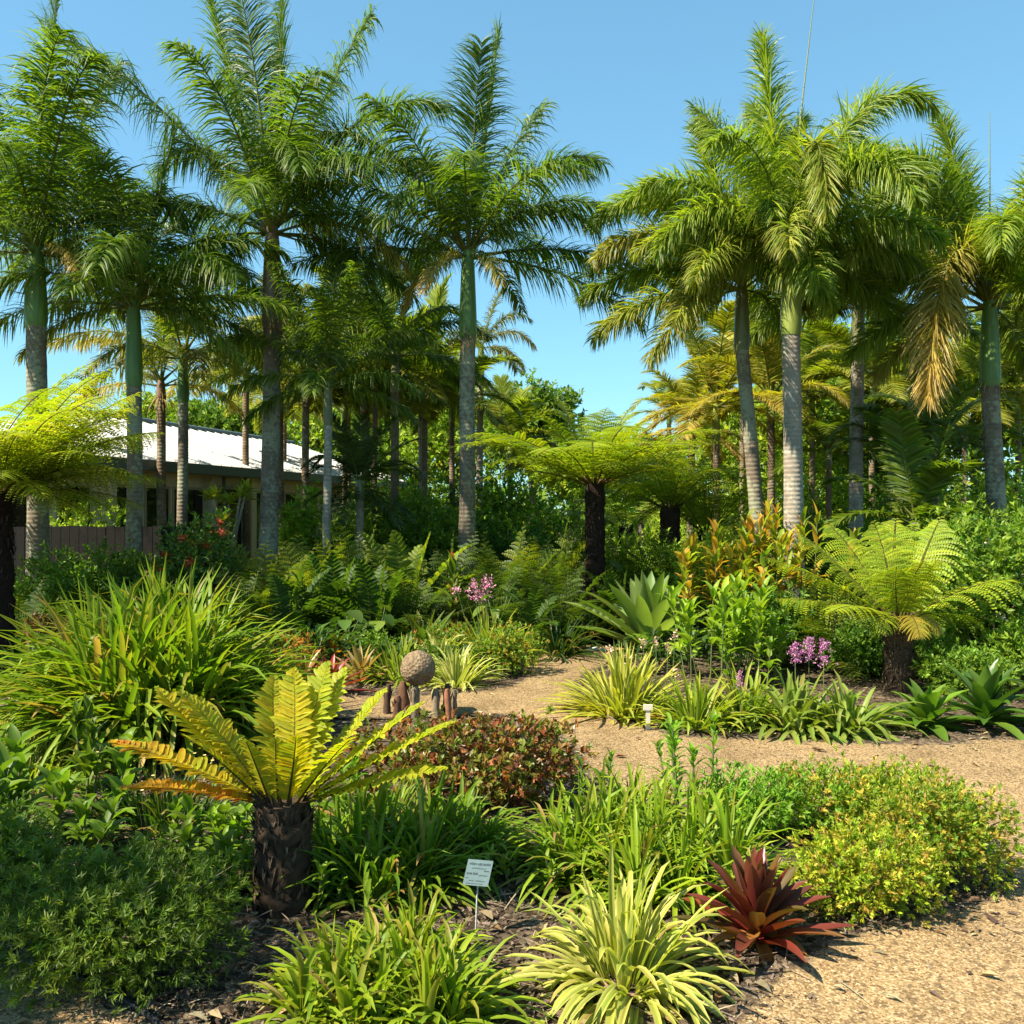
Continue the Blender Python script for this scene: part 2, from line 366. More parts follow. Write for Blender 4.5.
# bark chips and twigs over the beds, pebbles on the path
def chips():
    mb = MB()
    n = 52000; Y = 2.2 + 9 * rng.random(n) ** 1.7; x = U(-.72, .72, n) * Y
    p = on_path(x, Y); dd = np.minimum(edge_dist(main_path, x, Y), edge_dist(side_path, x, Y))
    k = (~p) | (rng.random(n) < .8 * np.exp(-dd / .10)) | (rng.random(n) < .015)
    x, Y = x[k], Y[k]; n = len(x); az = U(0, 6.28, n); d, s = dirs(az, U(-.25, .35, n))
    s = s + np.array([0, 0, 1.0]) * U(-.6, .6, (n, 1))
    L = U(.008, .035, n) * (1 + .8 * (rng.random(n) < .1)); 
    blades(mb, np.stack([x, Y, U(.004, .022, n)], -1), d, s, L, L * U(.25, .7, n), 0, pal(n, [(.03, .02, .014), (.06, .042, .028), (.11, .08, .055), (.2, .16, .115)], .25), nseg=1, across=2, prof='blunt')
    n = 2600; Y = 2.3 + 7 * rng.random(n) ** 1.6; x = U(-.7, .7, n) * Y; p = on_path(x, Y); k = (~p) | (rng.random(n) < .12); x, Y = x[k], Y[k]; n = len(x)
    d, s = dirs(U(0, 6.28, n), U(-.05, .3, n))
    blades(mb, np.stack([x, Y, U(.008, .03, n)], -1), d, s, U(.05, .2, n), U(.003, .007, n), U(.1, .6, n), pal(n, [(.12, .09, .06), (.26, .2, .14), (.36, .29, .2)]), nseg=3, across=2, prof='strap')
    n = 2200; Y = 2.3 + 8 * rng.random(n) ** 1.5; x = U(-.7, .7, n) * Y; p = on_path(x, Y); k = (~p) | (rng.random(n) < .22); x, Y = x[k], Y[k]; n = len(x)
    d, s = dirs(U(0, 6.28, n), U(-.1, .5, n)); L = U(.03, .09, n)
    blades(mb, np.stack([x, Y, U(.008, .03, n)], -1), d, s, L, L * U(.25, .55, n), U(0, 1.2, n), pal(n, [(.16, .09, .045), (.28, .19, .09), (.10, .07, .05), (.3, .26, .14)]), nseg=3, across=3, prof='ovate', fold=.4)
    tag(mb.build('mulch', M['chip'], smooth=False), 'bark chips, twigs and fallen leaves over the beds', None, kind='stuff')
def pebbles():
    mb = MB(); n = 26000; Y = 2.3 + 6.5 * rng.random(n) ** 1.8; x = U(-.65, .72, n) * Y
    p = on_path(x, Y); dd = np.minimum(edge_dist(main_path, x, Y), edge_dist(side_path, x, Y)); k = p | (rng.random(n) < .5 * np.exp(-dd / .12)); x, Y = x[k], Y[k]; n = len(x)
    r = U(.002, .0058, n); base = np.array([[1, 0, 0], [.3, .95, 0], [-.8, .6, 0], [-.8, -.6, 0], [.3, -.95, 0], [0, 0, .8]])
    V = base[None] * U(.6, 1.2, (n, 6, 1)) * r[:, None, None]; a = U(0, 6.28, n)
    V = np.stack([V[..., 0] * np.cos(a)[:, None] - V[..., 1] * np.sin(a)[:, None], V[..., 0] * np.sin(a)[:, None] + V[..., 1] * np.cos(a)[:, None], V[..., 2]], -1)
    V += np.stack([x, Y, np.full(n, .016)], -1)[:, None]
    f = np.array([[i, (i + 1) % 5, 5] for i in range(5)]); f = (np.arange(n)[:, None, None] * 6 + f[None]).reshape(-1, 3)
    c = np.repeat(pal(n, [(.20, .14, .075), (.28, .20, .11), (.38, .30, .20), (.16, .105, .055)], .15), 6, 0)
    mb.add(V.reshape(-1, 3), f, c); tag(mb.build('pebbles', M['chip'], smooth=False), 'loose tan pebbles on the gravel path', None, kind='stuff')
chips(); pebbles()

# ------------------------------------------------------------------ plant generators (all build in local coordinates, z = 0 at the soil)
GREEN = [(.045, .10, .016), (.07, .14, .02), (.035, .075, .014)]
DARKG = [(.022, .055, .012), (.035, .075, .016), (.018, .042, .012)]
LIME = [(.15, .22, .022), (.11, .19, .02), (.2, .25, .03)]
YELLOW = [(.34, .30, .03), (.28, .28, .028), (.40, .31, .03)]
STEMC = (.09, .075, .04)

def strap(mb, n, R0, L, w, e, g, cols, tip=None, edge=None, prof='strap', nseg=6, across=3, fold=.25, bend=.25, lean=0.7, sq=(1, 1), z0=0., m=0):
    """clump of arching strap leaves: the inner ones upright, the outer ones low"""
    q = np.sqrt(rng.random(n)); az = U(0, 2 * np.pi, n)
    h, _ = frame_az(az); base = h * (q * R0)[:, None]; base[:, 2] = z0; base[:, 0] *= sq[0]; base[:, 1] *= sq[1]
    el = R(e[1]) + (R(e[0]) - R(e[1])) * np.clip((1 - q) * 1.25 + U(-.25, .3, n), 0, 1)
    az2 = az + U(-.6, .6, n); d, s = dirs(az2, el)
    Ln = U(L[0], L[1], n); c = pal(n, cols); dd_ = rng.random(n) < .03; c[dd_] = pal(int(dd_.sum()), [(.28, .2, .09), (.2, .13, .06), (.34, .28, .14)]); c1_ = c * np.array(tip if tip is not None else (1, 1, 1)); bt = rng.random(n) < .18; c1_[bt] = c1_[bt] * .5 + np.array([.13, .08, .03])
    blades(mb, base, d, s, Ln, U(w * .75, w * 1.15, n), U(g[0], g[1], n) * (1.25 - .5 * (el / R(90))) * np.where(rng.random(n) < .08, 2.2, 1), c, c1_, None if edge is None else pal(n, edge), nseg, across, fold, prof, 1.4, bend=U(-bend, bend, n), m=m)

def mound(mb, k, R0, n, L, w, e, g, cols, tip=None, sq=(1, 1), **kw):
    """many small strap rosettes grown together into one mound"""
    for i in range(k):
        a = i * 2.4 + U(-.3, .3); q = R0 * math.sqrt((i + .4) / k) * U(.85, 1.1); f = U(.82, 1.15); m0 = MB()
        strap(m0, n, .05, (L[0] * f, L[1] * f), w * U(.9, 1.1), e, g, cols, tip, **kw)
        off = np.array([q * math.cos(a) * sq[0], q * math.sin(a) * sq[1], 0])
        for v, (ff, _), c in zip(m0.v, m0.f, m0.c): mb.add(v + off, ff, c)

def rosette(mb, n, L, w, e, g, cols, edge=None, prof='agave', tip=None, fold=.3, nseg=7, h=.05):
    i = np.arange(n); az = i * 2.39996 + U(-.15, .15, n); t = i / max(n - 1, 1)
    el = R(e[0]) + (R(e[1]) - R(e[0])) * t + U(-.1, .1, n); d, s = dirs(az, el); hh, _ = frame_az(az)
    base = hh * .02; base[:, 2] = h * t + .01
    c = pal(n, cols); blades(mb, base, d, s, U(L[0], L[1], n) * (1 - .35 * t), U(w * .85, w * 1.15, n), U(g[0], g[1], n), c, None if tip is None else pal(n, tip), None if edge is None else pal(n, edge), nseg, 3, fold, prof, 1.5)

def lobes_of(rx, ry, rz, k, cz=None):
    """a few overlapping ellipsoids that make an uneven mound"""
    out = [(np.array([0, 0, rz * .5 if cz is None else cz]), np.array([rx, ry, rz * .5 if cz is None else rz]) * .8)]
    for i in range(k):
        a = i * 2.4 + U(-.4, .4); r = U(.35, .62); f = U(.38, .58)
        out.append((np.array([rx * r * np.cos(a), ry * r * np.sin(a), (rz * U(.3, .62)) if cz is None else cz + rz * U(-.45, .6)]), np.array([rx * f, ry * f, (rz * .5 if cz is None else rz) * U(.5, .8)])))
    return out
def foliage(mb, lobes, tips, k, leaf, wl, cols, spread=1.0, up=.5, prof='ovate', nseg=2, across=3, inner=.25, g=.3, zmin=.02, young=None, fold=.2):
    """leaf whorls on the twig ends of an uneven mound"""
    vol = np.array([l[1].prod() ** (2 / 3) for l in lobes]); cnt = np.maximum((tips * vol / vol.sum()).astype(int), 1)
    P, N = [], []
    for (c, r), n in zip(lobes, cnt):
        d = nrm(rng.normal(size=(n, 3))); rad = np.where(rng.random(n) < inner, U(.45, .85, n), U(.84, 1.06, n)); rad = rad * (1 + .2 * np.sin(d[:, 0] * 7 + c[0] * 19) * np.sin(d[:, 1] * 6 + d[:, 2] * 5 + c[1] * 9) + .16 * rng.random(n) ** 5)
        P.append(c + d * r * rad[:, None]); N.append(nrm(d / r))
    P, N = np.concatenate(P), np.concatenate(N); ok = P[:, 2] > zmin; P, N = P[ok], N[ok]; n = len(P)
    ax = nrm(N + np.array([0, 0, up]) + rng.normal(size=(n, 3)) * .35)
    tipc = pal(n, np.array(cols) * 1.4, .18)
    if young is not None:
        yk = rng.random(n) < young[1]; tipc[yk] = pal(int(yk.sum()), np.array(young[0]) * 1.15)
    ax = np.repeat(ax, k, 0); B = np.repeat(P, k, 0); col = np.repeat(tipc, k, 0) * U(.8, 1.2, (n * k, 1))
    r = rng.normal(size=(n * k, 3)); r = nrm(r - ax * (r * ax).sum(-1, keepdims=True))
    d = nrm(ax + r * (spread * U(.5, 1.4, (n * k, 1)))); L = U(leaf * .65, leaf * 1.2, n * k)
    blades(mb, B - ax * (leaf * U(-.2, .9, (n * k, 1))), d, np.cross(d, ax) + rng.normal(size=d.shape) * .25, L, L * wl, U(0, g, n * k), col, nseg=nseg, across=across, prof=prof, fold=fold)
    return P

def twigs(mb, P, n, r0, r1, c, root=(0, 0, 0), rootr=.08, sag=.0):
    """branches from the root out to some of the twig ends"""
    k = rng.choice(len(P), min(n, len(P)), False)
    for p in P[k]:
        b = np.array(root) + np.array([U(-1, 1), U(-1, 1), 0]) * rootr; t = np.linspace(0, 1, 6)[:, None]
        mid = b * .5 + p * .5 + np.array([U(-.15, .15), U(-.15, .15), .2]) * np.linalg.norm(p - b)
        tube(mb, (1 - t) ** 2 * b + 2 * t * (1 - t) * mid + t ** 2 * p * .98, np.linspace(r0, r1, 6), 5, c, cap=False)

def shrub(name, loc, label, rx, ry, rz, cols, leaf=.03, wl=.42, tips=900, k=7, nl=9, group=None, cat='shrub', mat='leaf', young=None, up=.5, spread=1.0, stems=16, inner=.25, prof='ovate', flowers=None, nseg=2):
    o = thing(name, (loc[0], loc[1], 0), label, cat, group)
    f = MB(); lo = lobes_of(rx, ry, rz, nl); P = foliage(f, lo, tips, k, leaf, wl, cols, spread, up, prof=prof, young=young, inner=inner, nseg=nseg)
    f.build('foliage', M[mat], o)
    s = MB(); twigs(s, P, stems, max(.006, rx * .02), .002, STEMC, rootr=rx * .2); s.build('stem', M['stem'], o)
    if flowers:
        n = flowers[0]; top = P[(P[:, 2] > rz * .3) & (P[:, 1] < ry * .3)]; Q = top[rng.choice(len(top), n)]
        for p in Q: fm = MB(); flower_heads(fm, np.repeat(p[None], 3, 0) + np.array([0, -.03, .02]), flowers[1], flowers[2], flowers[3]); fm.build('flower', M['petal'], o)
    return o

def flower_heads(mb, C, size, cols, npet=7):
    n = len(C); B = np.repeat(C, npet, 0) + rng.normal(size=(n * npet, 3)) * size * .28
    d = nrm(rng.normal(size=B.shape) + np.array([0, -.3, .3])); blades(mb, B, d, nrm(rng.normal(size=B.shape)), U(size * .4, size * .75, len(B)), size * .32, .2, pal(len(B), cols), nseg=2, across=3, prof='ovate', fold=.15)

def spike(o, base, top, fl, size, cols, n=40, npet=5, r=.003):
    """flower spike: stalk with florets along its upper part"""
    mb, sm = MB(), MB(); base, top = np.array(base, float), np.array(top, float); t = np.linspace(0, 1, 7)[:, None]
    P = base + (top - base) * t + np.array([0, 0, 0.0]); tube(sm, P, np.linspace(r, r * .6, 7), 5, (.10, .13, .04), cap=False)
    tt = 1 - fl * rng.random(n); q = base + (top - base) * tt[:, None] + rng.normal(size=(n, 3)) * size * .8 * np.array([1, 1, .4]) * (1.15 - .6 * (tt[:, None] - 1 + fl) / fl)
    flower_heads(mb, q, size, cols, npet); f = mb.build('flower', M['petal'], o); sm.build('stalk', M['stem'], f)

def cane(mb, o, nst, R0, H, leaf, w, cols, edge=None, nl=16, g=(.5, 1.2), e=(20, 70), prof='lance', lo=.25, r=.008, sq=1.0):
    """upright canes with spiralling leaves"""
    for i in range(nst):
        q = R0 * math.sqrt(rng.random()); a = U(0, 6.28); b = np.array([q * math.cos(a), q * math.sin(a) * sq, 0]); h = U(H[0], H[1])
        top = b * (1 + U(.1, .7)) + np.array([U(-.05, .05), U(-.05, .05), h]); t = np.linspace(0, 1, 6)[:, None]
        sm = MB(); tube(sm, b * (1 - t) + top * t, np.linspace(r, r * .6, 6), 5, (.11, .12, .05), cap=False); sm.build('stem', M['stem'], o)
        k = nl; s = lo + (1 - lo) * np.sort(rng.random(k)) ** .7; az = np.arange(k) * 2.4 + U(0, 6.28); el = R(e[0]) + (R(e[1]) - R(e[0])) * s + U(-.15, .15, k)
        d, sd = dirs(az, el); c = pal(k, np.array(cols) * 1.3)
        blades(mb, b + (top - b) * s[:, None], d, sd, U(leaf * .7, leaf * 1.15, k) * (1.1 - .35 * s), U(w * .8, w * 1.2, k), U(g[0], g[1], k), c, None, None if edge is None else pal(k, edge), 5, 3, .25, prof, 1.4, bend=U(-.2, .2, k))

def rachis(az, e0, L, g, n=26, p=1.5, side=0.):
    """curve of a frond's midrib with tangent, side and upper normal"""
    d, s = dirs(np.array([az]), np.array([e0])); t = np.linspace(0, 1, n)
    dr = nrm(d + g * (t ** p)[:, None] * DOWN + side * (t ** 1.5)[:, None] * s); st = nrm(dr[1:] + dr[:-1]) * L / (n - 1)
    P = np.concatenate([[[0, 0, 0]], np.cumsum(st, 0)]); sd = np.repeat(s, n, 0); sd = nrm(sd - dr * (sd * dr).sum(-1, keepdims=True)); up = np.cross(dr, sd)
    return t, P, dr, sd, np.where((up[:, 2:3] < 0) & (abs(up[:, 2:3]) > .999), -up, up)
def at(t, A, s): return np.stack([np.interp(s, t, A[:, i]) for i in range(3)], -1)

def palm_frond(mb, az, e0, L, g, kind='royal', cols=None, dry=0., n=None, base=(0, 0, 0), wl=.034, ll=None, side=0., rc=(.15, .17, .05), dens=1.0, t0=.13):
    t, P, T, S, N = rachis(az, e0, L, g, side=side); P = P + np.array(base)
    tube(mb, P, np.interp(t, [0, .08, .3, 1], [.045, .03, .02, .005]) * (L / 3.2), 6, np.array(rc) * (1 - dry * .2), cap=False)
    n = n or int(104 * L * dens / {'royal': 1, 'fox': .5, 'flat': .8}[kind]); s = np.sort(t0 + (1 - t0) * rng.random(n) ** .93)
    for _ in range(rng.integers(0, 4)):                     # gaps torn by the wind
        q0 = U(.3, .95); s = s[(abs(s - q0) > U(.006, .03)) | (rng.random(len(s)) < .35)]
    n = len(s)
    p, tt, ss, nn = at(t, P, s), at(t, T, s), at(t, S, s), at(t, N, s)
    sg = np.where(np.arange(n) % 2, 1.0, -1.0)
    if kind == 'royal': a = rng.choice([-.35, .05, .45, .75], n, p=[.2, .35, .3, .15]) + U(-.12, .12, n)
    elif kind == 'fox': a = U(-1.2, 1.35, n)
    else: a = U(.12, .38, n)
    if e0 > 1.3 and kind == 'royal': a = U(-.1, .55, n)
    fw = (.5 if e0 < 1.3 else .85) + .55 * s ** 2 + (.05 if kind == 'fox' else .0) + U(-.15, .15, n)
    d = ss * (sg * np.cos(a))[:, None] + nn * np.sin(a)[:, None] + tt * fw[:, None] + rng.normal(size=(n, 3)) * .07
    ll = ll or (.23 * L if L < 2.2 else .74 + .07 * (L - 2.2)); q = (s - t0) / (1 - t0)
    Ln = ll * np.interp(q, [0, .15, .5, .85, 1], [.55, .9, 1, .7, .42]) * U(.82, 1.12, n)
    c = pal(n, cols or [(.075, .14, .02), (.105, .18, .024), (.055, .11, .018), (.13, .20, .032)])
    dk = np.clip(dry * 1.6 * (.3 + q) + U(-.25, .25, n), 0, 1) if dry else np.zeros(n)
    c = c * (1 - dk)[:, None] + pal(n, [(.38, .30, .13), (.44, .34, .10), (.28, .20, .09)]) * dk[:, None]
    tipc = c * (1 - .25 * (rng.random((n, 1)) < .3)) + np.array([.05, .03, .01]) * (rng.random((n, 1)) < .25)
    gl = U(.8, 3.0, n) if kind == 'royal' else (U(.5, 2.2, n) if kind == 'fox' else U(.3, .8, n))
    if e0 > 1.3: gl = gl * .5
    blades(mb, p, d, tt + nn * .35 + rng.normal(size=(n, 3)) * .2, Ln, U(wl * .8, wl * 1.15, n), gl, c, tipc, None, 4, 2, 0, 'leaflet', 1.25)

def fern_frond(mb, az, e0, L, g, cols, pl=.26, npin=20, npn=12, base=(0, 0, 0), tip=None, t0=.14, simple_=False, rc=(.10, .08, .03), side=0., pw=.03, pdroop=.25, fill=1.22, rr=.012):
    """fern frond: midrib, side ribs and small leaflets on them (or single broad side leaflets)"""
    t, P, T, S, N = rachis(az, e0, L, g, side=side, n=22); P = P + np.array(base)
    tube(mb, P, np.interp(t, [0, .2, 1], [rr, rr * .65, rr * .2]), 5, rc, cap=False)
    s = np.linspace(t0, .985, npin); s = np.concatenate([s, s + .3 / npin * (1 - t0)]); s = np.clip(s, 0, .995); n = len(s); sg = np.repeat([1.0, -1.0], npin)
    p, tt, ss, nn = at(t, P, s), at(t, T, s), at(t, S, s), at(t, N, s); q = (s - t0) / (1 - t0)
    if simple_:
        pr = np.interp(q, [0, .12, .5, .8, 1], [.35, .75, 1, .82, .2]) * pl * U(.9, 1.1, n); d = ss * sg[:, None] + tt * (.38 + .4 * q ** 3)[:, None] + nn * .22 + rng.normal(size=(n, 3)) * .05
        c = pal(n, cols); c1 = c if tip is None else c * (1 - q ** 1.2)[:, None] + pal(n, tip) * (q ** 1.2)[:, None]
        c = c if tip is None else c * (1 - q)[:, None] + c1 * q[:, None]
        blades(mb, p, d, tt, pr * U(.85, 1.12, n), L / npin * pw * U(.85, 1.1, n), U(.05, pdroop * 2.2, n), c, c1, None, 5, 3, .22, 'strap', 1.5, mott=.18, bend=U(-.1, .5, n) * sg)
        return
    pr = np.interp(q, [0, .1, .42, .75, 1], [.45, .7, 1, .72, .08]) * pl * U(.88, 1.08, n)
    d = nrm(ss * sg[:, None] + tt * (.30 + .25 * q)[:, None] + nn * .10 + rng.normal(size=(n, 3)) * .06); c = pal(n, cols, .1)
    if tip is not None: c = c * (1 - q ** 2)[:, None] + pal(n, tip) * (q ** 2)[:, None]
    u = np.linspace(.06, 1, npn); u2 = np.concatenate([u, u]); sg2 = np.repeat([1.0, -1.0], npn); k = 2 * npn
    dd = nrm(d[:, None] + pdroop * (U(.5, 1.6, (n, 1)) * (u2 ** 1.4)[None])[..., None] * DOWN); B = p[:, None] + dd * (pr[:, None] * u2[None])[..., None]
    along = nrm(tt)[:, None] * sg2[None, :, None]; ld = nrm(along + dd * .45 + nn[:, None] * (-.12))
    pn = np.interp(u2, [0, .15, .6, 1], [.8, 1, .8, .25])[None] * np.minimum(pr[:, None] * .26, .5 * L * (1 - t0) / npin * fill)
    B = B.reshape(-1, 3); ld = ld.reshape(-1, 3); K = len(B); pn = (pn * U(.85, 1.15, (n, k))).ravel()
    blades(mb, B, ld, dd.reshape(-1, 3), pn, np.repeat(pr / npn * 1.15, k), .25, np.repeat(c, k, 0) * U(.85, 1.15, (K, 1)), nseg=2, across=2, prof='lance', mott=0)
    tp = np.stack([p, p + dd[:, npn // 2] * (pr * .5)[:, None], p + dd[:, npn - 1] * pr[:, None]], 1)   # side ribs
    w = np.array([.0035, .0025, .001]); A = tp - tt[:, None] * w[None, :, None]; Bq = tp + tt[:, None] * w[None, :, None]
    V = np.stack([A, Bq], 2).reshape(-1, 3); fq = np.array([[0, 1, 3, 2], [2, 3, 5, 4]]); mb.add(V, (np.arange(n)[:, None, None] * 6 + fq[None]).reshape(-1, 4), np.array(rc) * 1.3)

def fibrous_trunk(H, r0, r1, col, nstub=420, stub=.09, lean=(0, 0)):
    nstub = int(nstub * 1.7); mb = MB(); z = np.linspace(-.05, H, 22); t = np.clip(z / H, 0, 1)
    pts = np.stack([lean[0] * t ** 1.5, lean[1] * t ** 1.5, z], -1); rad = (r0 + (r1 - r0) * t) * (1 + .06 * np.sin(z * 40) + U(-.05, .05, 22))
    tube(mb, pts, rad, 16, np.array(col), wob=.09)
    q = rng.random(nstub); az = U(0, 6.28, nstub); h, s = frame_az(az); rr = np.interp(q, t, rad)
    B = h * (rr * .9)[:, None]; B[:, 0] += lean[0] * q ** 1.5; B[:, 1] += lean[1] * q ** 1.5; B[:, 2] = q * H
    d = h * U(.2, .55, (nstub, 1)) + np.array([0, 0, 1]) * np.where(rng.random(nstub) < .75, 1, -1)[:, None]
    blades(mb, B, d, s, U(stub * .5, stub * 1.3, nstub), U(.016, .034, nstub) * (r0 / .13), U(0, .5, nstub), pal(nstub, [np.array(col) * .6, np.array(col) * 1.3, np.array(col) * 2.4 + .02]), nseg=2, across=3, prof='taper', fold=.5)
    return mb

# ------------------------------------------------------------------ house and fence behind the palms on the left
hu = np.array([.266, .964, 0]); hn = np.array([.964, -.266, 0]); ho = np.array([-7.6, 17.0, 0])   # along the eave, outwards
house = thing('garden_house', (ho[0], ho[1], 0), 'long low cream house under a white metal roof behind the palms', 'house')
EV, RZ, T0, T1 = 2.80, 4.22, -1.6, 15.0; TR = 4.3   # the near end of the roof is hipped
mb = MB()
def hb(mb, t0, t1, n0, n1, z0, z1, m=0): box(mb, (t0, n0, z0), (t1, n1, z1), None, m, (0, 0, 0), hu, hn)
hb(mb, T0 + .3, T1 - .3, -8.4, -.75, -.1, 2.62); mb.build('wall', M['wall'], house, smooth=False)
mb = MB()
def slab(a, b, c, d, th=.07):
    P = np.array([t * hu + n * hn + np.array([0, 0, z]) for t, n, z in (a, b, c, d)]); V = np.concatenate([P, P - np.array([0, 0, th])])
    mb.add(V, [[0, 1, 2, 3], [7, 6, 5, 4], [0, 4, 5, 1], [1, 5, 6, 2], [2, 6, 7, 3], [3, 7, 4, 0]])
slab((T0, 0, EV), (T1, 0, EV), (T1, -4.5, RZ), (TR, -4.5, RZ)); slab((TR, -4.5, RZ + .002), (T1, -4.5, RZ + .002), (T1, -9.1, EV), (T0, -9.1, EV)); slab((T0 - .003, -.003, EV), (TR - .004, -4.5, RZ), (TR - .004, -4.502, RZ), (T0 - .003, -9.1, EV))
roof = mb.build('roof', M['roof'], house, smooth=False)
mb = MB()
for i in range(int((T1 - T0) / .42)):                      # raised seams of the sheeting
    t = T0 + .21 + i * .42; k = min(1, (t - T0) / (TR - T0)) * .985; a = t * hu + np.array([0, 0, EV + .004]); b = t * hu - 4.5 * k * hn + np.array([0, 0, EV + (RZ - EV) * k + .004]); s = hu * .018; upv = np.array([0, 0, .028])
    mb.add(np.array([a - s, a + s, b + s, b - s, a - s * .4 + upv, a + s * .4 + upv, b + s * .4 + upv, b - s * .4 + upv]), [[0, 1, 5, 4], [1, 2, 6, 5], [3, 0, 4, 7], [4, 5, 6, 7]])
mb.build('roof_seams', M['roof'], roof, smooth=False)
mb = MB(); tube(mb, [TR * hu - 4.5 * hn + np.array([0, 0, RZ + .03]), T1 * hu - 4.5 * hn + np.array([0, 0, RZ + .03])], .09, 8); mb.build('ridge_cap', M['trim'], roof)
mb = MB(); hb(mb, T0, T1, .01, .15, EV - .22, EV - .01); mb.build('gutter', M['trim'], house, smooth=False)
mb = MB(); hb(mb, T0 + .05, T1, -.745, -.005, EV - .21, EV - .165); mb.build('soffit', M['wall'], house, smooth=False)
def wall_t(px):
    k = (px - 512) / F; w0 = ho - .75 * hn; return (k * w0[1] - w0[0]) / (hu[0] - k * hu[1])
for p0, p1, z0, z1 in ((2, 34, .9, 2.3), (56, 92, .9, 2.3), (112, 142, .9, 2.32), (144, 170, .9, 2.32), (172, 204, .9, 2.32), (250, 263, .75, 2.3), (284, 296, .9, 2.3)):
    t0, t1 = wall_t(p0), wall_t(p1)
    f = MB()
    for a in ((t0, t1, -.745, -.737, z1 - .06, z1), (t0, t1, -.745, -.72, z0, z0 + .06), (t0, t0 + .07, -.745, -.737, z0 + .062, z1 - .062), (t1 - .07, t1, -.745, -.737, z0 + .062, z1 - .062)): hb(f, *a)
    win = f.build('window', M['frame'], house, smooth=False)
    f = MB(); hb(f, t0 + .07, t1 - .07, -.748, -.741, z0 + .06, z1 - .06); f.build('pane', M['glass'], win, smooth=False)
t0, t1 = wall_t(214), wall_t(240)
f = MB(); hb(f, t0, t1, -.746, -.715, .02, 2.3); dr = f.build('door', M['glass'], house, smooth=False)
f = MB(); [hb(f, *a) for a in ((t0 - .08, t0 - .003, -.745, -.68, 0, 2.38), (t1 + .003, t1 + .08, -.745, -.68, 0, 2.38), (t0, t1, -.745, -.68, 2.303, 2.38))]; f.build('door_frame', M['frame'], dr, smooth=False)
for px in (103, 206, 246):
    t = wall_t(px); f = MB(); hb(f, t - .12, t + .12, -.74, -.52, 0, 2.59); f.build('pillar', M['wall'], house, smooth=False)
t = wall_t(209); f = MB(); tube(f, [t * hu - .35 * hn + np.array([0, 0, z]) for z in (0, 2.58)], .045, 8); f.build('downpipe', M['trim'], house)

fence = thing('timber_fence', (-9.6, 14.5, 0), 'dark timber board fence in front of the cream house', 'fence')
mb = MB(); x = 0
while x < 4.6: wd = U(.13, .15); box(mb, (x, U(-.004, .004), 0), (x + wd, .022, 1.52 + U(-.012, .012))); x += wd + .008
mb.build('boards', M['fence'], fence, smooth=False)
mb = MB(); [box(mb, (0, .026, z), (4.6, .07, z + .07)) for z in (.35, 1.25)]; mb.build('rail', M['fence'], fence, smooth=False)
for k in range(3): mb = MB(); box(mb, (.3 + k * 1.95, .073, -.1), (.39 + k * 1.95, .165, 1.5)); mb.build('post', M['fence'], fence, smooth=False)

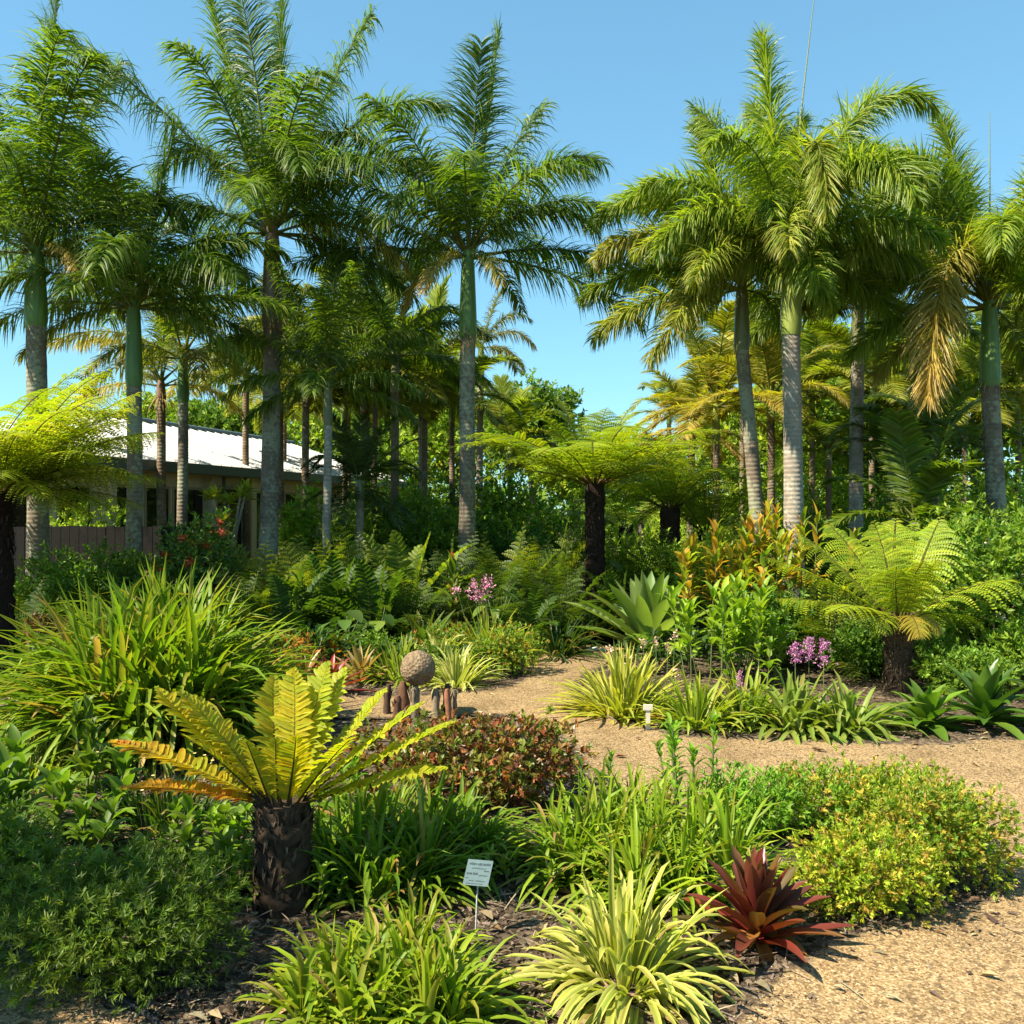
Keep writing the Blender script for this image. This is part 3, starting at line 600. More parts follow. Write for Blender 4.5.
# ------------------------------------------------------------------ palms
SH_G = (.10, .19, .035); SH_Y = (.22, .27, .05); SH_B = (.13, .14, .055); SH_R = (.17, .10, .055)
def palm(label, pb, Y, pc, ct, cb, wpx, fronds, kind='royal', bark='bark_grey', shaft=SH_G, cols=None, group='tall garden palms', ll=None, wl=.026, dens=1.0, name='palm_tree', extra=None, wavy=.05):
    x0 = X(pb, Y); o = thing(name, (x0, Y, 0), label, 'palm tree', group)
    zb, zt = Z(cb, Y), Z(ct, Y); dx = X(pc, Y) - x0; r = wpx / F * Y / 2
    mb = MB(); n = 46; z = np.linspace(-.05, zb, n); t = np.clip(z / zb, 0, 1); ph = U(0, 6)
    pts = np.stack([dx * t ** 1.2 + wavy * np.sin(t * 4 + ph) * t * (1 - t), wavy * np.cos(t * 3 + ph) * t * (1 - t), z], -1)
    rad = r * (1.0 + .45 * np.exp(-t * 9) - .12 * t) * (1 + .012 * np.sin(z * 21) + U(-.012, .012, n)); tube(mb, pts, rad, 16); mb.build('trunk', M[bark], o)
    top = np.array([dx * (1 + .02), 0, zt])
    if zt - zb > .12:
        mb = MB(); t = np.linspace(0, 1, 12); P = np.array([dx, 0, zb - .01])[None] * (1 - t)[:, None] + top * t[:, None]; rr = r * np.interp(t, [0, .05, .25, .8, 1], [.93, 1.06, 1.04, .8, .62])
        tube(mb, P, rr, 14, np.array(shaft)); mb.build('crownshaft', M['shaft'], o)
    if len(fronds) > 15 and kind != 'flat': fronds = fronds + ring(3, (40, 66), (2.3, 2.8), (1.0, 1.6), 0, U(0, 70)) + ring(1, (0, 14), (1.6, 2.1), (1.0, 1.6), .1, U(0, 70))
    for k, fr in enumerate(fronds):
        az, e0, L, g = fr[:4]; g = g * (1.3 if 15 < e0 < 68 else 1.1); dry = fr[4] if len(fr) > 4 else 0; kd = fr[5] if len(fr) > 5 else kind
        mb = MB(); a = R(az); palm_frond(mb, a, R(e0), L, g, kd, cols, dry, base=top + np.array([math.cos(a), math.sin(a), 0]) * r * .45 + np.array([0, 0, -.12 * (e0 < 35)]), ll=(.75 if dry > .55 and L > 3 else ll), wl=wl, dens=dens, side=U(-.15, .15))
        f = mb.build('frond', M['palm'], o)
        if dry >= .6: f['label'] = 'dry straw coloured palm frond'
    for e in extra or []:
        if e[0] == 'spear':
            mb = MB(); tube(mb, [top + np.array([0, 0, -.1]), top + np.array([e[1] * .4, 0, e[2] * .5]), top + np.array([e[1], 0, e[2]])], [.022, .013, .004], 6, (.2, .23, .09)); mb.build('spear_leaf', M['stem'], o)
        if e[0] == 'stalk':                                # old flower stalk hanging under the crownshaft
            mb = MB(); n = e[2]; az = U(0, 6.28, n); d, s = dirs(az, U(-.2, .7, n)); B = np.array([dx, 0, zb + .02]) + d * r * .8
            blades(mb, B, d, s, U(.25, .6, n) * e[1], .014, U(1.5, 4, n), pal(n, [(.26, .17, .07), (.18, .11, .05), (.32, .24, .1)]), nseg=5, across=2, prof='strap'); mb.build('flower_stalk', M['chip'], o)
    return o
YC0 = [(.20, .24, .03), (.28, .28, .035), (.13, .19, .024)]
def ring(n, e0, L, g, dry=0, az0=0, kind=None, j=12):
    """n fronds round the trunk; e0, L, g are ranges"""
    out = []
    for i in range(n):
        f = [az0 + i * 360 / n + U(-j, j), U(*e0), U(*L), U(*g), dry]
        out.append(tuple(f + ([kind] if kind else [])))
    return out

palm('tall green crownshaft palm at the left edge, its trunk foot beside the dark fence', 38, 13.6, 36, 246, 326, 21,
     [(20, 87, 4.0, .1), (170, 72, 3.6, .4), (60, 74, 3.6, .5), (-60, 68, 3.2, .8), (20, 52, 2.6, 1.1), (0, 30, 1.9, 1.5, .25), (-30, 12, 1.5, 2.2, .8), (180, 55, 3.0, .8), (190, 30, 2.8, .7), (175, 8, 2.4, .7), (5, 5, 2.0, .8), (-120, 40, 2.6, 1.0), (90, 55, 3, .7), (120, 30, 2.8, .8), (60, 20, 2.6, .8), (-90, 15, 2.2, 1.0), (-45, 62, 3.2, .7), (45, 45, 3, .7), (150, 60, 3.3, .5)], extra=[('spear', .15, 3.6)])
palm('slender palm with long smooth green crownshaft before the white roof', 134, 14.2, 134, 300, 386, 16,
     [(10, 80, 2.9, .3), (170, 75, 2.8, .4), (-80, 66, 2.6, .8), (15, 50, 2.7, .9), (160, 48, 2.6, .9), (-30, 34, 2.6, 1.0), (205, 32, 2.4, 1.1), (0, 14, 2.5, .6), (182, 10, 2.3, .7), (60, 40, 2.6, .8), (120, 30, 2.4, .8), (90, 60, 2.7, .6), (-90, 22, 2.2, 1.0), (40, 10, 2.3, .8), (-140, 48, 2.6, 1.0), (195, -5, 1.9, 1.2, .2), (-15, -5, 2.1, 1.0)])
palm('thickest grey palm left of centre with brown leaf bases and huge upright crown', 268, 15.0, 272, 226, 330, 19,
     [(170, 76, 4.1, .12), (30, 88, 3.9, .08), (12, 72, 4.0, .45), (182, 50, 4.9, .32), (0, 42, 3.6, .95), (-10, 16, 2.5, 1.2, .35), (20, 0, 2.6, .9), (170, 4, 2.6, .8), (200, 22, 2.9, .8), (-60, 60, 3.2, .9), (-120, 64, 3.2, .8), (90, 62, 3.6, .5), (60, 38, 3.2, .8), (130, 34, 3.1, .8), (-85, 26, 2.6, 1.1), (-40, 36, 3.0, 1.0), (5, 60, 3.8, .8), (-100, 80, 3.7, .2), (160, -12, 1.9, .8), (10, -14, 2.1, .9)], shaft=SH_R, extra=[('stalk', 1.2, 40)])
palm('straight grey palm in the middle with green crownshaft and open star crown', 466, 15.0, 468, 250, 338, 17,
     [(0, 83, 3.55, .1), (-75, 80, 3.2, .2), (10, 60, 3.1, .85), (-8, 40, 2.7, .9), (5, 12, 3.1, .62), (-5, -6, 3.1, .75), (178, 60, 4.4, 1.15), (183, 30, 2.7, .55), (176, 12, 3.0, .5), (188, 42, 3.0, .8), (-60, 4, 1.4, 2.0, .3), (-120, 0, 1.6, 2.0, .7), (170, -2, 1.5, 2.2, .85), (90, 60, 3, .6), (60, 35, 2.9, .7), (120, 30, 2.8, .8), (-90, 50, 2.5, 1.0), (-35, 52, 2.7, 1.0), (-140, 62, 2.9, .7), (30, 70, 3.0, .5)], extra=[('stalk', 1.3, 46)])
palm('small green crownshaft palm in front of the white roof, brown fronds beside it', 182, 16.6, 183, 352, 402, 11,
     [(170, 62, 2.5, .8, .1), (190, 30, 2.6, .9, .3), (0, 58, 2.4, .9), (-10, 30, 2.2, 1.2), (-90, 50, 2.2, 1.0), (90, 60, 2.4, .5), (30, 80, 2.4, .2), (180, 5, 2.0, 1.1, .35), (5, 2, 1.9, 1.3, .15), (60, 30, 2.2, .8), (130, 30, 2.2, .8), (-60, 12, 1.9, 1.4, .2), (-130, 20, 2.0, 1.3, .2), (-30, 70, 2.4, .6)], ll=.5, cols=[(.12, .18, .024), (.18, .23, .03), (.08, .15, .02)])
palm('thin palm with rusty leaf base left of the small crownshaft palm', 163, 18.0, 161, 380, 400, 9.5,
     [(170, 50, 2.2, .9, .4), (10, 45, 2.2, 1.0, .1), (-90, 40, 1.8, 1.2, .2), (90, 60, 2.2, .6), (185, 10, 2.0, 1.2, .6), (0, 8, 1.8, 1.2, .3), (60, 30, 2.0, .8), (130, 30, 2.1, .8, .2), (-60, 75, 2.3, .4), (200, 65, 2.3, .6, .1)], shaft=SH_R, bark='bark_brown', ll=.5, cols=[(.16, .2, .026), (.28, .27, .035), (.10, .16, .022)], extra=[('stalk', 1.2, 50)])
palm('thin reddish trunk palm close behind the thickest grey palm', 281, 19.0, 279, 345, 372, 9,
     ring(11, (5, 60), (1.8, 2.4), (.7, 1.2), .1), bark='bark_brown', shaft=SH_B, ll=.5)
palm('young feathery palm with upright bright crown right of the thickest palm', 327, 14.6, 328, 380, 425, 9,
     [(170, 70, 2.4, .4), (20, 74, 2.5, .3), (90, 80, 2.4, .2), (-80, 60, 2.0, .8), (0, 48, 1.9, .8), (180, 46, 1.9, .8), (-20, 24, 1.7, 1.0), (200, 22, 1.7, 1.0), (60, 40, 1.9, .7), (130, 40, 1.9, .7), (5, 2, 1.5, 1.0), (178, 0, 1.5, 1.0), (-90, 20, 1.5, 1.1), (-50, 66, 2, .5), (-130, 68, 2, .5)], bark='bark_warm', shaft=SH_B, ll=.42, cols=[(.08, .14, .02), (.05, .10, .016), (.12, .18, .025)])
palm('dark bushy palm between the young feathery palm and the middle palm', 396, 17.5, 395, 350, 392, 9,
     [(30, 78, 2.4, .3), (160, 76, 2.3, .4)] + ring(13, (0, 62), (1.9, 2.4), (.7, 1.2)), bark='bark_brown', shaft=SH_B, ll=.5)
palm('dark trunk palm with flat fan of fronds behind the young feathery palm', 366, 21.0, 365, 388, 410, 9, ring(12, (5, 75), (1.8, 2.4), (.6, 1.1)), bark='bark_brown', shaft=SH_B, ll=.5)
palm('bright upright palm filling the gap behind the thickest palm', 306, 18.5, 306, 372, 396, 8, [(30, 80, 2.6, .3), (160, 76, 2.5, .4)] + ring(13, (5, 66), (1.9, 2.5), (.6, 1.2)), bark='bark_brown', shaft=SH_B, ll=.55, cols=[(.12, .19, .024), (.17, .24, .03), (.08, .14, .02)])
palm('thin pale stem palm just left of the middle palm', 421, 23.0, 421, 402, 420, 6, ring(10, (5, 75), (1.7, 2.2), (.6, 1.1)), bark='bark_warm', shaft=SH_B, ll=.5)
palm('distant drooping palm peeping out right of the middle palm', 479, 25.0, 481, 344, 372, 7, [(20, 75, 2.0, .7), (0, 40, 1.7, 1.4, .2), (-10, 10, 1.4, 1.8, .3), (178, 40, 1.5, 1.2), (-90, 40, 1.5, 1.4), (10, 60, 1.8, 1.0), (40, 20, 1.5, 1.6, .2)], bark='bark_warm', shaft=SH_Y, ll=.5, cols=[(.09, .12, .03), (.14, .15, .04)])

FX = [(.13, .21, .026), (.18, .27, .032), (.095, .165, .022), (.25, .31, .05)]
palm('leaning grey foxtail palm, left one of the tall pair right of centre', 763, 14.2, 742, 282, 350, 15,
     [(178, 60, 3.1, 1.15), (184, 44, 2.6, 1.1, .25), (176, 26, 2.6, .9), (182, 4, 2.5, 1.0, .12), (188, -14, 1.9, 1.4, .2), (150, 78, 2.7, .4), (5, 75, 2.8, .5), (-90, 52, 2.3, 1.2), (-120, 30, 2.2, 1.3, .1), (-60, 20, 2.0, 1.4), (90, 60, 2.6, .6), (130, 35, 2.5, .8), (60, 35, 2.5, .8), (0, 40, 2.4, 1.0), (-160, 60, 2.6, 1.0), (-140, 5, 1.8, 1.5, .2)], 'fox', 'bark_grey', SH_B, FX, ll=.58, wl=.025)
palm('tallest foxtail palm on the right with pale smooth trunk and yellow green crownshaft', 794, 13.5, 791, 246, 335, 20,
     [(160, 84, 3.35, .1), (4, 72, 3.5, 1.15), (30, 64, 3.0, .8), (-82, 76, 2.9, 2.4, .12), (-60, 52, 2.6, 1.3), (180, 46, 2.5, .8), (186, 24, 2.4, .8, .1), (0, 44, 2.4, .9), (-6, 16, 2.2, 1.0), (176, 0, 1.9, 1.2, .25), (8, -8, 2.0, 1.2), (-130, 56, 2.6, 1.0), (90, 70, 3.1, .5), (60, 40, 2.7, .8), (130, 40, 2.6, .8), (-110, 22, 2.1, 1.3, .15), (-40, 28, 2.3, 1.2), (150, 66, 2.9, .4), (-90, -5, 1.5, 1.6)], 'fox', 'bark_warm', SH_Y, FX, ll=.60, wl=.025, extra=[('spear', .38, 4.0)])
palm('shaded foxtail palm between the tallest foxtail palm and the right edge one', 855, 16.2, 858, 302, 352, 14,
     [(20, 78, 3.0, .4), (160, 70, 2.7, .6), (0, 50, 2.7, .9), (180, 44, 2.5, .9), (-90, 44, 2.2, 1.2), (-50, 40, 2.4, 1.1), (5, 12, 2.4, .9), (182, 8, 2.1, 1.0), (90, 60, 2.7, .6), (60, 30, 2.5, .8), (130, 30, 2.5, .8), (-120, 20, 2.0, 1.2), (-25, 66, 2.7, .8)], 'fox', 'bark_warm', SH_B, [(.09, .15, .02), (.14, .2, .026)], ll=.58, wl=.025)
palm('foxtail palm at the right edge with a big straw coloured frond hanging down', 1001, 13.8, 990, 300, 386, 19,
     [(176, 64, 3.1, .55), (150, 80, 3.0, .3), (-70, 66, 2.9, .9), (200, 52, 3.2, 1.35, .05), (-110, 48, 2.8, 1.35), (216, 60, 3.6, 4.6, .6), (10, 70, 3.2, .6), (0, 46, 2.9, .8), (-10, 20, 2.7, .9), (5, 0, 2.3, 1.0), (180, 30, 2.6, .9), (176, 4, 2.2, 1.0), (90, 60, 3, .6), (60, 35, 2.7, .8), (130, 40, 2.7, .8), (-90, 20, 2.2, 1.3), (-40, 36, 2.6, 1.1), (-150, 66, 3.0, .8), (160, -10, 1.9, 1.1, .3)], 'fox', 'bark_grey', SH_G, FX, ll=.60, wl=.025, extra=[('spear', .0, 2.9), ('stalk', .8, 20)])
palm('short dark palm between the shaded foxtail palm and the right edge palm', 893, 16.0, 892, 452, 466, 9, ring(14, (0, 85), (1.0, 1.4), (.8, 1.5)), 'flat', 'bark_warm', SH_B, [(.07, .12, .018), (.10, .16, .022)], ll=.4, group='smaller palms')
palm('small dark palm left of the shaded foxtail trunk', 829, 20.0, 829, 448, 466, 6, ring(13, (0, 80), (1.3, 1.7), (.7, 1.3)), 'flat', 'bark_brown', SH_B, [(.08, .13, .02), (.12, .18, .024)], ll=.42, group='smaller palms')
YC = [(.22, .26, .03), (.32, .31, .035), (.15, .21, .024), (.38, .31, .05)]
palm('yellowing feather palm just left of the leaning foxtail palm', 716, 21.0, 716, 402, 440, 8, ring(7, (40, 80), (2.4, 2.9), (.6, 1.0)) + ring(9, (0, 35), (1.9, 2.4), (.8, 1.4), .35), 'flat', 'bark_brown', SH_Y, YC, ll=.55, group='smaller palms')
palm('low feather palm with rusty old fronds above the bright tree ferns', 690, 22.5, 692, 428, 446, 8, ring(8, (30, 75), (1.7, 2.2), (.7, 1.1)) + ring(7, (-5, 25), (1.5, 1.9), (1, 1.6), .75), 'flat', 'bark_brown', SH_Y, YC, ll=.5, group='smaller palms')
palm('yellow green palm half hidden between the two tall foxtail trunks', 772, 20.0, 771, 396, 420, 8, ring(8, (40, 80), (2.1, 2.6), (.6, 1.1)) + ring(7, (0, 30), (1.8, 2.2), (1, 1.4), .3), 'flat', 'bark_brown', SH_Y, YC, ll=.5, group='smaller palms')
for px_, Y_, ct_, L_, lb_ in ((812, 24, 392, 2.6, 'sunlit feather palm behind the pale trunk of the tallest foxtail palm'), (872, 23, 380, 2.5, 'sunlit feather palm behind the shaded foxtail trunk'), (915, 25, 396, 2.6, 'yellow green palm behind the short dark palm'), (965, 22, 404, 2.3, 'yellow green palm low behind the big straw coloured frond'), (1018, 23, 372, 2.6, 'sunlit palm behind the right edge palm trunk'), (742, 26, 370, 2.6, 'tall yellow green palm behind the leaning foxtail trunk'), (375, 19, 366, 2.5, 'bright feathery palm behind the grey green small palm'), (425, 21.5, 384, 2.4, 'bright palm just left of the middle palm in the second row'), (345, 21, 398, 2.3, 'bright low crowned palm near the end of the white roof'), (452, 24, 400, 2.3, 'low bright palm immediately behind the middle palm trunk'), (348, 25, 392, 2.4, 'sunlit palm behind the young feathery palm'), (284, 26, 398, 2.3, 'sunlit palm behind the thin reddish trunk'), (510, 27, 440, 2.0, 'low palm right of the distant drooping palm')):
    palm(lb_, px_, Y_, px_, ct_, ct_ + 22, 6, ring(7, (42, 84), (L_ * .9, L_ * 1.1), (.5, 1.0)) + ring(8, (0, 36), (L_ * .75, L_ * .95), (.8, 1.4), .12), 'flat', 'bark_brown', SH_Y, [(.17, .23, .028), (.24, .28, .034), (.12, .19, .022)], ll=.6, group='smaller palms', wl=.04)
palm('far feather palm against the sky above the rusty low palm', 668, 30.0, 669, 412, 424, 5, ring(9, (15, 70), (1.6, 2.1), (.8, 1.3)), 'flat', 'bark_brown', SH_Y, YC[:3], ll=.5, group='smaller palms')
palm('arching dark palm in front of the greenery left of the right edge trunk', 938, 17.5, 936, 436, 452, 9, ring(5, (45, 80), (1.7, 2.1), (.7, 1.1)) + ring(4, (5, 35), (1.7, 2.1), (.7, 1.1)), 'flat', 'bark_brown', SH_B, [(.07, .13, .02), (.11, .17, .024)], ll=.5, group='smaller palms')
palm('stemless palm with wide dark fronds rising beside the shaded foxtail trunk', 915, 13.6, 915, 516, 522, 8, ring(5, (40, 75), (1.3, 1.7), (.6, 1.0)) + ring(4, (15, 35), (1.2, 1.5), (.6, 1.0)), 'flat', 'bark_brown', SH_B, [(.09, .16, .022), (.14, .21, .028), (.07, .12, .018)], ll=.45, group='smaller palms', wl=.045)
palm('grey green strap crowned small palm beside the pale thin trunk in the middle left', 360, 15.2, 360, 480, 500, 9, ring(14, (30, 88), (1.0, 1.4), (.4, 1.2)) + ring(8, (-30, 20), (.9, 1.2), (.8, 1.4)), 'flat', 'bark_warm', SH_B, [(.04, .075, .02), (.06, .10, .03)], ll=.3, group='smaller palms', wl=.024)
palm('golden feather palm behind the brown trunk near the house roof', 246, 22.0, 246, 372, 392, 7, ring(12, (0, 75), (1.7, 2.3), (.8, 1.4), .25), 'royal', 'bark_brown', SH_Y, YC, ll=.5, group='smaller palms')

# ------------------------------------------------------------------ broad leaved trees and the far wood
def tree(label, px, Y, cy, w, h, cols, leaf=.16, tips=2600, group='broad leaved trees behind the palms', bare=False):
    zc = Z(cy, Y); rx = w / F * Y / 2; rz = h / F * Y / 2
    o = thing('leafy_tree', (X(px, Y), Y, 0), label, 'tree', group)
    f = MB(); lo = lobes_of(rx, rx * .8, rz, 11, zc); P = foliage(f, lo, tips, 5, leaf, .5, cols, 1.1, .3, nseg=2, across=2, inner=.3, prof='ovate', zmin=.4); f.build('crown', M['leaf_far'], o)
    s = MB(); fork = np.array([0, 0, max(zc - rz * .9, 1.0)]); tube(s, [(0, 0, -.1), (.05, 0, fork[2] * .5), fork], [.2, .15, .12], 9, (.12, .09, .065)); twigs(s, P, 22, .07, .012, (.12, .09, .065), root=fork, rootr=.03); s.build('trunk', M['stem'], o)
    return o
TG = [(.07, .125, .018), (.11, .175, .024), (.05, .09, .015)]; TL = [(.16, .23, .03), (.11, .18, .024), (.22, .27, .04)]
tree('rounded dark green tree against the sky right of the middle palm', 532, 33, 432, 105, 92, TG, .2, 3200)
tree('lighter tree immediately behind the middle palm trunk', 452, 36, 440, 110, 100, TL, .2)
tree('broad tree behind the thin pale palm stems', 390, 38, 440, 120, 110, TG, .2)
tree('tree rising over the far end of the white roof', 322, 42, 425, 120, 100, TL, .22)
tree('dark tree over the middle of the white roof', 225, 40, 425, 110, 70, TG, .22)
tree('tree showing over the white roof beside the slender palm', 160, 44, 425, 90, 60, TL, .22)
tree('dense green tree behind the tall foxtail pair', 815, 30, 405, 120, 170, TL, .2, 3600)
tree('dense tree behind the shaded foxtail palm', 880, 27, 420, 120, 150, TG, .18, 3600)
tree('leafy tree with sky gaps behind the right edge palm', 975, 24, 385, 130, 160, TL, .16, 3000)
tree('tall tree partly cut by the right picture edge', 1050, 26, 400, 120, 200, TG, .18, 3000)
tree('pale green tree behind the bright tree ferns', 735, 32, 440, 120, 110, TL, .2, 3000)
tree('low round tree below the sky gap right of centre', 640, 36, 466, 100, 70, TG, .2)
tree('low tree behind the central tree fern', 575, 30, 470, 90, 60, TL, .18)
tree('small leafy tree added out of view to shade the left bed', -1110, 2.45, 40, 760, 640, TG, .07, 3400, None)  # unseen from the camera, added to cast shade over the bottom left plants

mb = MB(); lo = []
for k in range(110): lo.append((np.array([-44 + k * .8, U(42, 56), U(.3, 2.6) if k % 2 else U(.2, 1.2)]), np.array([U(2, 4), U(1.5, 3), U(1.4, 2.4)])))
foliage(mb, lo, 24000, 5, .34, .5, TG + TL[:1], 1.1, .3, nseg=2, across=2, inner=.15, zmin=.0)
tag(mb.build('far_wood', M['leaf_far']), 'far green wood closing the garden behind everything', None, kind='stuff')

# low leafy cover over the beds behind the first rows
mb = MB(); n = 26000; Y = 9.6 + 30 * rng.random(n) ** 1.6; x = U(-.62, .62, n) * Y; k = ~(on_path(x, Y)) & (edge_dist(main_path, x, Y) > .25); k &= ~((x < -6.9) & (Y > 14.4) & (Y < 14.8))
wx = (x - ho[0]) * hn[0] + (Y - ho[1]) * hn[1]; k &= (wx > -.6); x, Y = x[k], Y[k]; n = len(x)
bump_h = .18 + .3 * (np.sin(x * 1.7 + Y * .6) * np.sin(Y * 1.3 - x * .5) * .5 + .5)
az = U(0, 6.28, n); d, s = dirs(az, U(.1, 1.2, n)); L = U(.09, .22, n)
blades(mb, np.stack([x, Y, bump_h * rng.random(n) ** .6], -1), d, s, L, L * U(.18, .5, n), U(.2, 1.2, n), pal(n, DARKG + GREEN), nseg=2, across=3, prof='ovate')
tag(mb.build('ground_cover', M['leaf']), 'low dark leafy cover between the plants', None, kind='stuff')

# ------------------------------------------------------------------ tree ferns
FERN = [(.17, .25, .022), (.23, .30, .026), (.13, .21, .02)]
FERNY = [(.24, .33, .028), (.31, .38, .03), (.19, .29, .028)]
def tree_fern(label, px, Y, ty, wpx, fronds, cols, pl=.3, npin=20, npn=11, tcol=(.045, .03, .02), group='tree ferns', tips=None, stub=.09, lean=(0, 0), simple_=False, pw=.03, name='tree_fern', rr=.012, t0=.14, pdroop=.25, fill=1.22):
    o = thing(name, (X(px, Y), Y, 0), label, 'tree fern', group); H = Z(ty, Y); r = wpx / F * Y / 2
    fibrous_trunk(H, r * 1.05, r * .95, tcol, 260, stub, lean).build('trunk', M['bark_fern'], o)
    top = np.array([lean[0], lean[1], H - .02])
    for fr in fronds:
        az, e0, L, g = fr[:4]; c = fr[4] if len(fr) > 4 and fr[4] else cols; tp = fr[5] if len(fr) > 5 else tips; a = R(az)
        mb = MB(); fern_frond(mb, a, R(e0), L, g, c, pl * (L / max(f[2] for f in fronds)) ** .6, npin, npn, top + np.array([math.cos(a), math.sin(a), 0]) * r * .55, tp, t0, simple_, side=U(-.2, .2), pw=pw, rr=rr, pdroop=pdroop, fill=fill)
        mb.build('frond', M['fern'], o)
    return o
def fring(n, e, L, g, az0=0, j=9):
    return [(az0 + i * 360 / n + U(-j, j), U(*e), U(*L), U(*g)) for i in range(n)]

tree_fern('big dark trunked tree fern with flat umbrella crown in the centre', 595, 13.0, 484, 20,
          fring(17, (28, 44), (1.95, 2.35), (.7, 1.0), 5) + fring(6, (58, 74), (1.2, 1.6), (.6, .9), 30) + fring(7, (14, 28), (1.5, 1.8), (.7, 1.0), 15) + [(178, 40, 2.1, .85), (2, 42, 2.1, .85), (-60, 40, 1.3, 1.2, FERNY)], FERN, .5, 20, 10, (.022, .014, .01), rr=.016)
tree_fern('bright tree fern with short dark trunk right of the central tree fern', 670, 16.5, 508, 20,
          fring(13, (26, 50), (1.6, 2.0), (.6, .9)) + fring(4, (60, 75), (1.1, 1.5), (.5, .8)), [(.18, .24, .024), (.24, .28, .028), (.13, .2, .02)], .4, 18, 9, (.03, .018, .012), rr=.014)
tree_fern('bright low tree fern between the two dark fern trunks', 626, 18.5, 528, 15, fring(12, (25, 50), (1.5, 1.9), (.6, .9)), [(.18, .24, .024), (.14, .21, .02)], .4, 18, 8, (.03, .018, .012), rr=.014)
tree_fern('yellow green tree fern behind the foot of the leaning foxtail palm', 706, 17.0, 532, 16, fring(13, (25, 55), (1.6, 2.0), (.6, .9)), [(.22, .27, .026), (.15, .22, .02)], .4, 18, 8, (.03, .018, .012), rr=.014)
tree_fern('tree fern cut by the left picture edge with wide feathery fronds', 0, 9.4, 492, 25,
          [(2, 46, 1.65, .55), (8, 36, 1.7, .55), (-10, 27, 1.5, .8), (-30, 40, 1.4, .9), (20, 22, 1.6, .7), (-15, 12, 1.3, .9), (60, 40, 1.5, .6), (100, 45, 1.5, .6), (140, 35, 1.5, .7), (180, 35, 1.5, .7), (220, 35, 1.4, .8), (265, 38, 1.2, 1.0), (300, 50, 1.3, 1.0), (35, 58, 1.6, .6), (-5, 62, 1.6, .7), (-45, 20, 1.2, 1.0), (-22, 52, 1.7, .75), (-38, 46, 1.7, .8), (-55, 40, 1.5, .8), (-15, 40, 1.65, .6), (-28, 30, 1.6, .7), (-60, 24, 1.3, .8), (-75, 46, 1.3, .8), (15, 50, 1.75, .5), (25, 38, 1.7, .6), (-5, 20, 1.55, .6), (-20, 4, 1.2, .8), (10, 8, 1.4, .6)],
          [(.15, .23, .022), (.21, .29, .026), (.28, .32, .03)], .46, 24, 12, (.02, .013, .01), rr=.015, pdroop=.6)
tree_fern('tree fern further back behind the one at the left edge', -22, 11.8, 478, 20, fring(17, (18, 52), (1.8, 2.3), (.6, .95)) + [(0, 50, 2.4, .6), (-12, 38, 2.4, .7), (12, 60, 2.2, .7), (-30, 48, 2.2, .8)], [(.14, .22, .022), (.19, .27, .024)], .5, 20, 9, (.02, .013, .01), rr=.015, pdroop=.5)
tree_fern('small tree fern with yellow green plumes and stout brown trunk by the path', 899, 8.8, 617, 28,
          [(40, 56, 1.25, .2), (8, 28, 1.3, .5), (172, 34, 1.35, .35), (150, 48, 1.25, .3), (182, 18, 1.15, .35), (75, 62, 1.2, .45), (115, 55, 1.25, .35), (-95, 62, .75, .55), (-60, 66, .7, .5), (-120, 58, .75, .6), (-88, 34, .46, 2.6, [(.30, .27, .04), (.36, .30, .05)]), (-40, 30, .40, 2.4, [(.30, .27, .04), (.26, .25, .04)]), (-140, 30, .40, 2.4), (20, 10, 1.0, .7), (210, 22, 1.0, .6), (60, 38, 1.2, .5), (95, 76, 1.0, .3)],
          FERNY, .40, 22, 13, (.06, .04, .025), stub=.06, pdroop=.5, fill=1.6)
YF = [(.34, .33, .025), (.42, .36, .025), (.26, .30, .025)]; YG = [(.24, .30, .025), (.32, .34, .03)]; OR = [(.46, .20, .03), (.40, .15, .03), (.46, .28, .03), (.4, .33, .03)]
tree_fern('low golden fern with stubby fibrous trunk and orange tipped fronds in the foreground', 283, 4.0, 800, 54,
          [(178, 26, .76, .26, YF, OR), (188, 16, .62, .3, OR, OR), (170, 42, .74, .12, YF), (160, 48, .66, .18, YF), (176, 56, .58, .25, YF), (120, 70, .56, .2, YF), (75, 80, .58, .12, YF), (60, 72, .62, .12, YG), (50, 64, .62, .15, YG), (20, 52, .62, .18, YG), (5, 40, .70, .12, YG), (-5, 30, .78, .10, YG), (-12, 20, .70, .18, YG), (-90, 72, .36, .3, YF), (-120, 66, .38, .3, YF), (-60, 66, .40, .3, YF), (-30, 50, .5, .3, YG), (-150, 50, .5, .3, YF), (90, 60, .6, .2, YF)],
          YF, .135, 26, 8, (.05, .034, .022), stub=.075, simple_=True, pw=1.12, name='golden_fern', t0=.12, rr=.009, group=None)

# ------------------------------------------------------------------ foreground bed
def clump(name, px, py, label, build, cat='plant', mat='leaf', group=None, part='leaves', Y=None):
    Y = Y or EYE * F / (py - HY); mb = MB(); build(mb)
    o = mb.build(name, M[mat], None, (X(px, Y), Y, 0)); return tag(o, label, cat, group)

